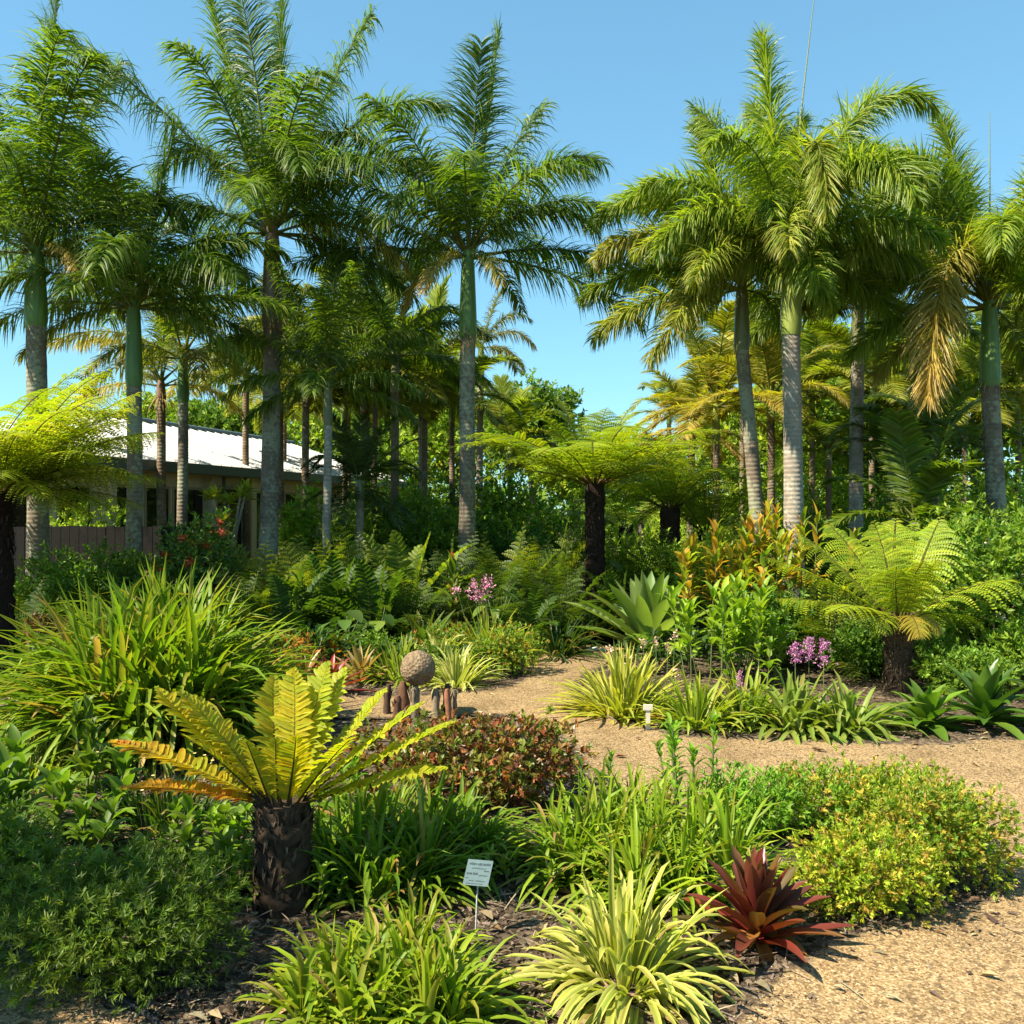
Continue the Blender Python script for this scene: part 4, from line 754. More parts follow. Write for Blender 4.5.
GRS = [(.105, .19, .018), (.14, .225, .02), (.075, .15, .016), (.17, .24, .024)]
def big_grass(mb):
    mound(mb, 24, .60, 105, (.74, 1.34), .044, (88, 38), (.5, 1.5), GRS, (1.15, 1.05, 1.0), nseg=7, bend=.3)
    strap(mb, 260, .62, (.5, .95), .034, (50, 8), (.6, 1.4), GRS + [(.3, .3, .07)], (1.2, 1.1, 1.2), nseg=8, bend=.4)
clump('grass_clump', 158, 738, 'huge arching clump of strappy bright grass left of the golden fern', big_grass, 'grass')
def c1(mb): mound(mb, 18, .42, 70, (.26, .46), .027, (88, 18), (.5, 1.6), [(.09, .17, .018), (.13, .21, .022), (.06, .125, .016)], (1.15, 1.1, 1), nseg=6, bend=.3)
clump('strap_leaf_clump', 398, 868, 'dense dark green strappy clump behind the small name plate', c1, group='strappy green clumps in the front bed')
def c2(mb): mound(mb, 14, .29, 66, (.19, .32), .025, (88, 8), (.5, 1.6), [(.14, .21, .018), (.19, .26, .022), (.10, .17, .018)], (1.25, 1.15, 1), nseg=6, bend=.35)
clump('strap_leaf_clump', 385, 1002, 'bright green strappy clump at the bottom edge before the name plate', c2, group='strappy green clumps in the front bed')
VAR = [(.20, .26, .045), (.13, .20, .03), (.27, .30, .06)]
def c3(mb):
    strap(mb, 170, .15, (.28, .50), .028, (86, 10), (.5, 1.7), VAR, (1.15, 1.1, 1.1), [(.45, .44, .17), (.36, .38, .12)], nseg=7, bend=.35)
    strap(mb, 40, .10, (.2, .35), .02, (30, 2), (.5, 1.4), VAR, None, [(.5, .47, .2)], nseg=6, bend=.4)
clump('variegated_clump', 622, 985, 'cream striped strappy clump left of the red bromeliad', c3)
def c4(mb): mound(mb, 20, .47, 66, (.26, .48), .023, (88, 18), (.5, 1.6), [(.14, .23, .02), (.19, .28, .024), (.10, .18, .018)], (1.2, 1.1, 1), nseg=6, bend=.3)
clump('strap_leaf_clump', 645, 872, 'bright green strappy clump behind the cream striped one', c4, group='strappy green clumps in the front bed')
RED = [(.15, .014, .02), (.10, .02, .022), (.19, .028, .024), (.06, .035, .02)]
def brom(mb):
    rosette(mb, 40, (.32, .40), .06, (18, 88), (.1, .6), RED, None, 'agave', [(.13, .035, .03), (.10, .02, .022), (.08, .075, .022), (.17, .06, .035)], h=.14)
    rosette(mb, 9, (.20, .26), .05, (-12, 20), (.6, 1.3), [(.22, .10, .03), (.13, .11, .025), (.26, .12, .035)], h=.06)
clump('bromeliad', 757, 946, 'dark red bromeliad with orange lower leaves at the path edge', brom, mat='leaf_gloss', cat='bromeliad')

def sh(px, py, label, w, h, cols, leaf, tips, **kw):
    Y = EYE * F / (py - HY); rx = w / F * Y / 2; rz = Z(h, Y) * 1.06
    return shrub(kw.pop('name', 'low_shrub'), (X(px, Y), Y), label, rx, kw.pop('ry', rx * .85), rz, cols, leaf, tips=tips, **kw)
SHY = [(.19, .24, .02), (.15, .21, .02), (.23, .26, .026), (.10, .16, .018)]
YNG = ([(.32, .30, .05), (.28, .2, .05)], .25)
sh(858, 915, 'rounded yellow green shrub right behind the red bromeliad', 150, 820, SHY, .026, 1500, group='small leaved shrubs along the path', young=YNG, k=8, nl=10, name='low_shrub')
sh(940, 886, 'low green shrub at the right end of the island bed', 150, 770, [(.11, .18, .02), (.15, .21, .022), (.08, .14, .018), (.17, .18, .03)], .026, 1700, group='small leaved shrubs along the path', young=YNG, k=8, nl=10)
sh(838, 832, 'sprawling green shrub at the back of the island bed', 150, 758, [(.08, .16, .02), (.12, .2, .022), (.15, .2, .026)], .03, 1300, group='small leaved shrubs along the path', young=YNG, k=7)
sh(905, 846, 'small leaved shrub between the rounded shrub and the gravel bend', 130, 762, [(.14, .2, .02), (.10, .17, .02), (.19, .22, .028)], .028, 1200, group='small leaved shrubs along the path', young=YNG, k=7)
sh(752, 838, 'fresh green leafy shrub between the strappy clump and the sprawling shrub', 120, 765, [(.08, .17, .02), (.12, .22, .024)], .04, 700, wl=.3, k=7, group='small leaved shrubs along the path')
BRZ = [(.09, .035, .02), (.16, .05, .025), (.07, .075, .018), (.20, .085, .035), (.10, .11, .022), (.045, .03, .015)]
sh(478, 806, 'wide bronze and green leaved shrub in the middle of the front bed', 240, 716, BRZ, .042, 1500, wl=.62, k=6, mat='leaf_gloss', name='bronze_shrub', ry=.48, young=([(.12, .14, .025), (.09, .13, .022), (.24, .10, .05)], .4))
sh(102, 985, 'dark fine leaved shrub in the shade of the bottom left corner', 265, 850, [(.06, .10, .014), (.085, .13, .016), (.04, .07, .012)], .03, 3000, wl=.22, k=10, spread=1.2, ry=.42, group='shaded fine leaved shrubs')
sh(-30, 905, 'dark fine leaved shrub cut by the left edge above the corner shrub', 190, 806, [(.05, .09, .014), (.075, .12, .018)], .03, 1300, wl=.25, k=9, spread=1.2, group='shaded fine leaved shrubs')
def up(mb, sm, n=1): pass
def cane_plant(name, px, Y, label, nst, R0, H, leaf, w, cols, cat='plant', mat='leaf', group=None, sq=1.0, **kw):
    o = thing(name, (X(px, Y), Y, 0), label, cat, group); a = MB(); cane(a, o, nst, R0, H, leaf, w, cols, sq=sq, **kw)
    a.build('leaves', M[mat], o); return o
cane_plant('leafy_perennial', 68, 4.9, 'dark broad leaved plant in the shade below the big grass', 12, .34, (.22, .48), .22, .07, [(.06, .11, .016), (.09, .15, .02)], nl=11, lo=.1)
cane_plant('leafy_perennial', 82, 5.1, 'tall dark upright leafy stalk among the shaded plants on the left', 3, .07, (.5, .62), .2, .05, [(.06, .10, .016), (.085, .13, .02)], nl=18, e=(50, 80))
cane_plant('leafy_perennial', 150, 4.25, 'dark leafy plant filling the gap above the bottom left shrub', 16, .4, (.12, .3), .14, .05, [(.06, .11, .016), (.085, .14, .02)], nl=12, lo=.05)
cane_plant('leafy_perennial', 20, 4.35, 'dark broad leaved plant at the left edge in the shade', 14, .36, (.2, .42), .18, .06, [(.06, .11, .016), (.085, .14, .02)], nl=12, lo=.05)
cane_plant('leafy_perennial', 238, 4.15, 'low leafy green plant left of the golden fern trunk foot', 14, .2, (.08, .22), .11, .03, [(.08, .15, .02), (.12, .2, .024)], nl=12, lo=.05)
cane_plant('leafy_perennial', 322, 4.1, 'low leafy green plant right of the golden fern trunk foot', 12, .17, (.08, .22), .11, .028, [(.09, .16, .02), (.13, .21, .024)], nl=12, lo=.05)
cane_plant('leafy_perennial', 515, 4.3, 'low green leafy weeds on the soil behind the name plate', 12, .2, (.06, .16), .09, .024, [(.10, .17, .022), (.15, .22, .026)], nl=10, lo=.05)
cane_plant('leafy_perennial', 588, 4.75, 'thin leafy seedling at the right foot of the bronze shrub', 3, .08, (.3, .46), .1, .028, [(.06, .12, .02), (.1, .16, .024)], nl=14)
cane_plant('leafy_perennial', 690, 4.95, 'upright fresh green stems standing above the strappy clump by the path', 6, .14, (.4, .62), .13, .026, [(.09, .18, .02), (.13, .24, .025)], nl=20, e=(25, 65))
cane_plant('leafy_perennial', 222, 4.5, 'small light green plant beside the trunk of the golden fern', 9, .14, (.15, .3), .12, .026, [(.09, .17, .02), (.13, .21, .024)], nl=13, lo=.1)
cane_plant('leafy_perennial', 350, 5.0, 'fresh green leafy stems right behind the golden fern trunk', 10, .22, (.2, .42), .13, .028, [(.07, .15, .02), (.11, .19, .024)], nl=14, lo=.1)
def daisy(label, px, Y, w, n, nf, H=.36, cols=DARKG + GREEN, fc=[(.7, .66, .5), (.75, .6, .25)]):
    o = thing('daisy_patch', (X(px, Y), Y, 0), label, 'flowers'); a = MB(); strap(a, n, w, (H * .6, H * 1.25), .014, (84, 20), (.5, 1.4), cols, nseg=5, bend=.5, sq=(1, .7)); a.build('leaves', M['leaf'], o)
    q = np.stack([U(-w, w, nf), U(-w * .7, w * .7, nf), U(H * .7, H * 1.15, nf)], -1)
    for p, cc in zip(q, pal(nf, fc)):
        f, s = MB(), MB(); az = np.arange(9) * 2 * np.pi / 9; dd, sd = dirs(az, np.full(9, .25)); blades(f, np.repeat(p[None], 9, 0), dd + np.array([0, -.35, 0]), sd, .012, .006, .1, cc, nseg=2, across=2, prof='ovate')
        fo = f.build('flower', M['petal'], o); tube(s, [(p[0] * .8, p[1] * .8, 0), p * [.95, .95, .6], p], [.002, .0018, .0015], 4, (.08, .12, .03), cap=False); s.build('stalk', M['stem'], fo)
daisy('grassy patch with tiny pale daisies between the big grass and golden fern', 165, 5.0, .42, 300, 12)
daisy('sunny low grass with a few white daisies at the left edge', 15, 5.9, .55, 420, 9, .3, LIME + [(.2, .22, .05)])
def lg(mb): strap(mb, 240, .5, (.3, .55), .014, (75, 10), (.6, 1.5), LIME + YELLOW[:1], nseg=6, bend=.4, sq=(1, .6))
clump('grass_clump', -10, 738, 'low fine lime grass spilling in from the left edge', lg, 'grass')
cane_plant('leafy_perennial', 505, 4.6, 'few pale weeds on the bare soil behind the name plate', 4, .12, (.06, .14), .08, .016, [(.13, .18, .03), (.2, .2, .06)], nl=9, lo=.1)
cane_plant('leafy_perennial', 545, 4.15, 'small leafy weed between the name plate and the cream striped clump', 5, .1, (.08, .18), .09, .02, [(.1, .17, .02), (.16, .22, .03)], nl=10, lo=.1)

# name plate on a thin stake
Yp = 3.72; nm = thing('plant_label', (X(478, Yp), Yp, 0), 'small pale blue plant name plate on a thin metal stake', 'sign')
mb = MB(); tube(mb, [(-.012, 0, -.05), (-.004, 0, .16), (.0, 0, .214)], .0035, 8, (.42, .45, .42)); mb.build('stake', M['stem'], nm)
ca, sa = math.cos(R(-5)), math.sin(R(-5)); tl = .45
def plate(mb, x0, x1, z0, z1, y0, y1, c):
    P = np.array([[x + .16 * z, y + z * tl, z] for z in (z0, z1) for y in (y0, y1) for x in (x0, x1)]); P = np.stack([P[:, 0] * ca - P[:, 2] * sa, P[:, 1], P[:, 0] * sa + P[:, 2] * ca], -1) + np.array([.0, 0, .258])
    mb.add(P, [[0, 2, 3, 1], [4, 5, 7, 6], [0, 1, 5, 4], [2, 6, 7, 3], [0, 4, 6, 2], [1, 3, 7, 5]], c)
mb = MB(); plate(mb, -.052, .052, -.045, .045, 0, .004, (.13, .185, .19)); pl_ = mb.build('plate', M['paint'], nm, smooth=False)
mb = MB()
for z, h, xs in ((.031, .009, [(-.042, -.012), (-.008, .010), (.014, .047)]), (.016, .004, [(-.03, .03)]), (.008, .005, [(.022, .044)]), (-.004, .010, [(-.046, -.024), (-.02, .0)]), (-.008, .004, [(.004, .04)]), (-.019, .004, [(-.047, -.034)]), (-.028, .004, [(-.03, -.008), (-.004, .035)]), (-.038, .003, [(-.04, .03)])):
    for a, b in xs:
        x = a
        while x < b - .002: l = min(U(.003, .008), b - x); plate(mb, x, x + l, z - h / 2 * U(.6, 1), z + h / 2 * U(.5, 1), -.0006, -.0001, (.05, .07, .08)); x += l + U(.0008, .002)
mb.build('lettering', M['paint'], pl_, smooth=False)

# stone ball on a split log and the short wooden posts beside it
Yr = 7.7; xr, zr, rr_ = X(418, Yr), Z(668, Yr), 17.5 / F * Yr
u, v = np.meshgrid(np.linspace(0, 2 * np.pi, 40, endpoint=False), np.linspace(.02, np.pi - .02, 24)); n = np.stack([np.sin(v) * np.cos(u), np.sin(v) * np.sin(u), np.cos(v)], -1)
rad = rr_ * (1 + .02 * np.sin(n[..., 0] * 9 + 1) * np.sin(n[..., 2] * 8) + U(-.012, .012, n.shape[:2])) * (1 - .16 * np.exp(-((n[..., 0] - .35) ** 2 + (n[..., 2] + .55) ** 2) / .06) * (n[..., 1] < 0))
mb = MB(); i = np.arange(23)[:, None] * 40; j = np.arange(40)[None]; mb.add((n * rad[..., None]).reshape(-1, 3), np.stack([i + j, i + 40 + j, i + 40 + (j + 1) % 40, i + (j + 1) % 40], -1).reshape(-1, 4)); mb.add(n[0] * rad[0][:, None], [list(range(40))]); mb.add(n[-1] * rad[-1][:, None], [list(range(40))[::-1]])
tag(mb.build('stone_ball', M['rock'], None, (xr, Yr, zr)), 'rough brown stone ball resting on short wooden stumps by the path', 'stone ball')
WR = (.12, .06, .035); WG = (.20, .155, .10); WD = (.075, .045, .03)
for px, dy, ht, rad, c, lb in ((404, .03, zr - rr_ * .80, .055, WR, 'reddish split stump under the left of the stone ball'), (414, -.05, zr - rr_ * .93, .045, WG, 'grey stump under the middle of the stone ball'), (396, -.10, .20, .04, WR, 'low rusty stump left of the stone ball'), (388, .08, .26, .035, WD, 'dark stump leftmost of the row by the stone ball'),
                              (437, -.04, .245, .036, WG, 'grey split post standing right of the stone ball'), (446, .05, .27, .034, WD, 'dark post between the grey and the red tipped posts'), (448, -.09, .255, .03, (.26, .11, .06), 'short post with red rounded tip right of the stone ball'), (455, -.02, .235, .026, WG, 'thin grey post rightmost of the row by the stone ball')):
    mb = MB(); k = 9; z = np.linspace(-.08, ht, k); tube(mb, np.stack([.012 * np.sin(z * 8 + px), .01 * np.cos(z * 7 + px), z], -1), rad * .85 * np.interp(z, [-.08, ht * .7, ht - .012, ht], [1.15, 1, .9, .6]) * U(.9, 1.1, k), 11, np.array(c), wob=.16); a_ = U(0, 6.28, 12); dd_, ss_ = dirs(a_, U(1.3, 1.6, 12)); hb_, _ = frame_az(a_); blades(mb, hb_ * rad * U(.3, .8, (12, 1)) + np.array([0, 0, ht * .5]), dd_, ss_, U(ht * .3, ht * .52, 12), rad * .55, 0, pal(12, [np.array(c) * .6, np.array(c) * 1.6]), nseg=3, prof='strap', fold=.4)
    y = Yr + dy; tag(mb.build('wooden_stump', M['wood'], None, (X(px, y), y, 0)), lb, 'stump', 'wooden stumps round the stone ball')
mb = MB(); pts = [(*G(px, py), .022) for px, py in ((-260, 948), (-120, 954), (0, 962), (50, 974), (110, 996), (150, 1022), (185, 1060))]; tube(mb, pts, .013, 8, (.02, .02, .022))
tag(mb.build('garden_hose', M['edge']), 'thin black edging hose along the bottom left path', 'hose')

# ------------------------------------------------------------------ middle bed across the small path
def cl(name, px, Y, label, f, cat='plant', mat='leaf', group=None): return clump(name, px, 0, label, f, cat, mat, group, Y=Y)
def m1(mb): strap(mb, 210, .30, (.30, .5), .026, (84, 20), (.4, 1.2), [(.15, .23, .03), (.2, .27, .04), (.11, .18, .025)], (1.2, 1.1, 1), [(.25, .3, .07), (.15, .22, .03)], nseg=5)
cl('strap_leaf_clump', 400, 9.5, 'light green strappy clump left of the stone ball across the path', m1, group='pale strappy clumps of the middle bed')
def m2(mb): strap(mb, 130, .16, (.34, .52), .03, (82, 8), (.5, 1.4), [(.16, .22, .05), (.22, .26, .08)], (1.2, 1.15, 1.1), [(.5, .5, .28), (.42, .44, .2)], nseg=6, bend=.4)
cl('variegated_clump', 457, 9.05, 'white edged strappy clump behind the stone ball', m2, group='pale strappy clumps of the middle bed')
cl('variegated_clump', 440, 9.9, 'white edged clump further back behind the stone ball', m2, group='pale strappy clumps of the middle bed')
def shx(name, px, Y, ht, w, label, cols, leaf, tips, **kw):
    rx = w / F * Y / 2; rz = ht * 1.03; return shrub(name, (X(px, Y), Y), label, rx, kw.pop('ry', rx * .8), rz, cols, leaf, tips=tips, **kw)
shx('low_shrub', 505, 9.6, .62, 76, 'rounded fresh green shrub at the bend of the far path', [(.10, .17, .02), (.14, .21, .024), (.08, .14, .02)], .035, 900, k=7, young=YNG)
def orchid(label, px, Y, leafL, top, heads, col, n=70):
    o = thing('flowering_orchid', (X(px, Y), Y, 0), label, 'orchid'); a = MB()
    strap(a, n, .14, leafL, .042, (84, 25), (.25, .8), [(.2, .25, .026), (.26, .29, .03), (.14, .2, .022)], (1.1, 1.05, 1), nseg=6, bend=.15, z0=.05); a.build('leaves', M['leaf'], o)
    for hx, hz, fl, sz, k in heads:
        xt = X(hx, Y) - X(px, Y); spike(o, (xt * .4, 0, .15), (xt, -.05, Z(hz, Y)), fl, sz, col, k, r=.006)
MAUVE = [(.50, .20, .46), (.62, .34, .56), (.42, .10, .30), (.68, .5, .62)]
orchid('yellow green orchid with mauve flower heads in front of the dark ferns', 487, 10.2, (.45, .72), 0, ((487, 577, .22, .05, 26), (474, 580, .24, .05, 26), (457, 588, .10, .045, 10), (478, 590, .16, .05, 20)), MAUVE)
def ob(cols): return lambda mb: rosette(mb, 24, (.34, .5), .05, (5, 82), (.2, .6), cols, h=.1)
cl('bromeliad', 330, 8.6, 'deep red spiky bromeliad behind the golden fern', ob([(.16, .02, .022), (.24, .03, .03), (.10, .03, .02)]), 'bromeliad', 'leaf_gloss')
cl('bromeliad', 303, 9.0, 'rusty pink bromeliad between the big grass and the red one', ob([(.25, .10, .05), (.3, .16, .08), (.15, .12, .03)]), 'bromeliad', 'leaf_gloss')
cl('bromeliad', 335, 10.4, 'orange plumed bromeliad under the dark ferns', ob([(.42, .16, .03), (.36, .11, .03), (.3, .2, .04)]), 'bromeliad')
cl('bromeliad', 360, 9.2, 'pale pinkish withered bromeliad left of the light green strappy clump', ob([(.32, .22, .15), (.25, .14, .09), (.2, .18, .07)]), 'bromeliad')
shx('low_shrub', 288, 9.6, .5, 70, 'low shrub with orange tips behind the big grass', [(.10, .15, .02), (.15, .18, .024), (.07, .12, .018)], .04, 600, k=6, young=([(.4, .16, .04), (.3, .12, .03)], .35))
shx('low_shrub', 375, 10.0, .5, 50, 'small green shrub behind the light green strappy clump', [(.08, .15, .02), (.11, .18, .022)], .035, 500, k=6)
shx('low_shrub', 445, 10.6, .5, 70, 'low green shrub with rusty tips behind the white edged clumps', [(.07, .12, .018), (.1, .16, .02)], .04, 550, k=6, young=([(.3, .12, .05), (.2, .2, .03)], .2))
def ears(label, px, Y, n, H, L, cols, spr=.3, w=.72):
    o = thing('elephant_ear', (X(px, Y), Y, 0), label, 'plant'); a, s = MB(), MB(); i = np.arange(n); az = i * 2.4 + U(0, 6); h, sd = frame_az(az); hh = U(H * .55, H, n); tip = h * (spr * U(.4, 1, (n, 1))); tip[:, 2] = hh
    for t in tip: tube(s, [t * [.1, .1, 0], t * [.4, .4, .6], t], [.012, .01, .006], 5, (.09, .13, .04), cap=False)
    Ls = U(L * .7, L * 1.1, n); d, sd = dirs(az, U(-1.0, -.35, n)); blades(a, tip - d * (Ls * .25)[:, None], d, sd, Ls, Ls * w, .25, pal(n, cols), nseg=6, across=3, fold=.12, prof='ovate'); a.build('leaves', M['leaf'], o); s.build('stem', M['stem'], o)
ears('elephant ear plant with pale broad leaf before the dark ferns', 345, 10.5, 8, .6, .24, [(.05, .10, .025), (.07, .13, .03), (.035, .08, .02)])
ears('elephant ear plant with a round lime leaf above the light strappy clump', 378, 10.9, 5, .62, .2, [(.05, .1, .025), (.14, .2, .04)], w=1.0)

# ------------------------------------------------------------------ right bed
def r1(mb): rosette(mb, 36, (1.05, 1.4), .19, (14, 82), (.15, .55), [(.15, .22, .09), (.20, .27, .12), (.11, .18, .06)], None, 'agave', fold=.22, h=.15)
cl('agave', 648, 11.2, 'large grey green rosette of broad pointed leaves beyond the path', r1, 'agave')
def r2(mb): strap(mb, 200, .22, (.42, .66), .034, (84, 12), (.3, .9), [(.24, .28, .04), (.30, .32, .06), (.17, .24, .03)], (1.1, 1.05, 1), [(.38, .37, .12), (.3, .32, .06)], nseg=6, bend=.2); strap(mb, 40, .2, (.35, .5), .034, (30, 5), (.2, .7), YELLOW, nseg=5)
cl('strap_leaf_clump', 622, 7.75, 'yellow green strappy clump on the point of the right bed', r2)
def r3(mb): strap(mb, 120, .18, (.36, .55), .034, (82, 8), (.4, 1.1), [(.13, .21, .026), (.18, .25, .03), (.22, .26, .04)], (1.15, 1.1, 1), nseg=6)
EDG = 'strappy plants along the front of the right bed'
cl('strap_leaf_clump', 696, 7.35, 'light green strappy plant beside the yellow green clump', r3, group=EDG)
def r4(mb): strap(mb, 120, .2, (.36, .56), .046, (84, 5), (.6, 1.7), [(.10, .17, .03), (.15, .22, .045), (.2, .25, .06)], (1.2, 1.15, 1.1), [(.2, .25, .07), (.12, .19, .04)], nseg=6, bend=.3)
cl('strap_leaf_clump', 792, 7.25, 'broad strappy plant below the three purple flower heads', r4, group=EDG)
cl('strap_leaf_clump', 846, 7.2, 'arching strappy plant left of the small tree fern trunk', r4, group=EDG)
cl('strap_leaf_clump', 745, 7.6, 'strappy plant behind the single purple flower spike', r3, group=EDG)
def r5(mb): rosette(mb, 24, (.4, .56), .11, (4, 78), (.4, 1.0), [(.08, .165, .022), (.12, .21, .03), (.06, .12, .02)], None, 'lance', fold=.25, h=.1)
cl('broad_leaf_rosette', 925, 7.25, 'broad leaved green rosette right of the small tree fern trunk', r5, group=EDG)
def r6(mb): rosette(mb, 30, (.46, .66), .12, (4, 80), (.4, .9), [(.05, .11, .02), (.08, .15, .024), (.04, .085, .016)], None, 'lance', fold=.25, h=.15)
cl('broad_leaf_rosette', 985, 7.35, 'darker broad leaved rosette at the right end of the bed', r6, mat='leaf_gloss', group=EDG)
cl('broad_leaf_rosette', 1058, 7.5, 'broad leaved rosette cut by the right picture edge', r6, mat='leaf_gloss', group=EDG)
cane_plant('ginger_clump', 716, 9.2, 'tall bright leafy ginger stems above the strappy plants', 16, .34, (.65, 1.08), .3, .062, [(.14, .22, .026), (.19, .27, .03), (.10, .18, .022)], nl=15, lo=.3)
cane_plant('ginger_clump', 752, 9.0, 'lower leafy stems between the ginger and the purple heads', 12, .3, (.4, .75), .2, .06, [(.09, .165, .022), (.14, .21, .028)], nl=13, lo=.2)
PUR = [(.42, .13, .48), (.52, .22, .58), (.34, .08, .38), (.6, .36, .62)]
def spikes(label, px, Y, heads):
    o = thing('purple_flower', (X(px, Y), Y, 0), label, 'flowers', 'purple flower spikes')
    for hx, hz, fl, sz, k in heads: xt = X(hx, Y) - X(px, Y); spike(o, (xt * .5, 0, 0), (xt, 0, Z(hz, Y)), fl, sz, PUR, k, r=.006)
spikes('left one of the three purple flower heads', 797, 7.7, ((795, 641, .30, .032, 52),))
spikes('middle one of the three purple flower heads', 809, 7.75, ((809, 638, .26, .034, 46),))
spikes('right one of the three purple flower heads', 823, 7.7, ((824, 639, .34, .032, 54),))
spikes('single small purple spike nearest the yellow green clump', 742, 7.2, ((740, 671, .30, .024, 34),))
PK = [(.62, .45, .42), (.55, .34, .32), (.66, .56, .5)]
o = thing('pink_flower', (X(660, 8.2), 8.2, 0), 'loose pale pink flower heads above the yellow green clump', 'flowers'); 
for hx, hz in ((656, 641), (675, 636), (643, 643), (668, 648), (675, 672), (628, 661), (610, 650)):
    f, s = MB(), MB(); xt = X(hx, 8.2) - X(660, 8.2); zt = Z(hz, 8.2); flower_heads(f, np.array([[xt, 0, zt + q] for q in (0, .02, -.025)]), .05, PK, 8); fo = f.build('flower', M['petal'], o)
    tube(s, [(xt * .6, 0, 0), (xt * .9, 0, zt * .6), (xt, 0, zt)], .003, 5, (.12, .15, .05), cap=False); s.build('stalk', M['stem'], fo)
for px, Y, h, lb in ((648, 7.15, .22, 'thin white plant tag before the yellow green clump'),):
    o = thing('plant_tag', (X(px, Y), Y, 0), lb, 'plant tag'); c = (.55, .52, .42) if px < 700 else (.45, .48, .04); mb = MB(); box(mb, (-.017, -.002, -.04), (.017, .002, h * .8), c); mb.build('stake', M['paint'], o, smooth=False)
    mb = MB(); box(mb, (-.036, -.01, h * .8), (.036, .01, h), c); mb.build('head', M['paint'], o, smooth=False)
i20 = np.arange(11)[:, None] * 20; j20 = np.arange(20)[None]; k20 = (j20 + 1) % 20; q20 = np.stack([i20 + j20, i20 + 20 + j20, i20 + 20 + k20, i20 + k20], -1).reshape(-1, 4)
for k, wh in enumerate(('left', 'middle', 'right')):
    mb = MB(); mb.add(n[::2, ::2].reshape(-1, 3) * np.array([.055, .05, .04]) * U(.8, 1.25) * (1 + .06 * np.sin(n[::2, ::2].reshape(-1, 3)[:, :1] * 5)), q20, (.42, .44, .46))
    tag(mb.build('pale_stone', M['paint'], None, (X(596, 11.2) + k * .09 - .1, 11.2 + U(-.05, .05), .03)), wh + ' one of three pale bluish stones beside the grey green rosette', 'stone', 'pale stones by the far path')

CRO = [(.30, .15, .03), (.26, .23, .03), (.13, .20, .022), (.34, .18, .035), (.18, .24, .028), (.11, .17, .02)]
CG = 'croton bushes behind the right bed'
cane_plant('croton_bush', 722, 11.6, 'croton with orange upright tips left of the other crotons', 16, .5, (1.1, 1.55), .34, .075, CRO, 'shrub', nl=16, group=CG, e=(15, 75), lo=.35)
cane_plant('croton_bush', 748, 11.9, 'green and orange croton in the middle of the row', 16, .5, (1.1, 1.45), .34, .07, [(.2, .24, .03), (.3, .2, .03), (.12, .18, .022)], 'shrub', nl=16, group=CG, e=(15, 75), lo=.3)
cane_plant('croton_bush', 790, 12.1, 'croton under the tallest foxtail palm with yellow orange tips', 18, .5, (1.2, 1.75), .34, .07, [(.24, .25, .03), (.36, .18, .03), (.12, .17, .02)], 'shrub', nl=16, group=CG, e=(15, 75), lo=.3)
shx('leafy_shrub', 770, 10.2, .95, 90, 'dense green shrub behind the ginger stems', [(.05, .11, .018), (.08, .15, .022)], .07, 800, k=6, inner=.3)
shx('leafy_shrub', 990, 9.9, 1.85, 150, 'tall light leaved shrub with white flowers at the right edge', [(.10, .165, .024), (.14, .21, .03), (.06, .12, .02)], .075, 2000, k=6, flowers=(7, .09, [(.75, .70, .68)], 6), wl=.5)
shx('leafy_shrub', 1065, 10.5, 2.0, 150, 'tall shrub mostly beyond the right picture edge', [(.09, .155, .022), (.05, .11, .018)], .075, 1400, k=6)
shx('leafy_shrub', 930, 9.4, .5, 90, 'low small leaved shrub under the fronds of the small tree fern', [(.06, .12, .02), (.1, .17, .024)], .045, 800, k=6)
shx('leafy_shrub', 965, 8.5, .55, 90, 'low green bush behind the darker broad leaved rosette', [(.07, .13, .02), (.11, .18, .024)], .05, 800, k=6)
shx('leafy_shrub', 1030, 8.8, .8, 100, 'bush at the right edge behind the cut off rosette', [(.08, .14, .02), (.12, .19, .026)], .06, 800, k=6)
shx('leafy_shrub', 862, 9.6, .62, 80, 'green shrub left behind the small tree fern trunk', [(.05, .105, .018), (.08, .15, .022)], .06, 700, k=6)
shx('leafy_shrub', 955, 13.0, 1.95, 110, 'bright leafy shrub at the foot of the right edge palm', [(.11, .18, .025), (.16, .23, .03), (.07, .13, .02)], .10, 1200, k=6)
shx('leafy_shrub', 1020, 12.6, 1.9, 90, 'bright green bush right of the foot of the right edge palm', [(.10, .17, .025), (.14, .21, .03)], .09, 1000, k=6)
shx('leafy_shrub', 870, 15.5, 1.7, 110, 'green bush behind the shaded foxtail trunk', [(.05, .1, .018), (.09, .15, .022)], .09, 1000, k=6)
shx('leafy_shrub', 735, 15.5, 1.6, 110, 'bright bush between the leaning palm foot and bright fern', [(.12, .19, .025), (.08, .14, .02)], .09, 1000, k=6)
shx('leafy_shrub', 812, 16.5, 1.9, 90, 'bright bush immediately behind the tallest foxtail trunk', [(.10, .17, .024), (.06, .12, .02)], .09, 900, k=6)

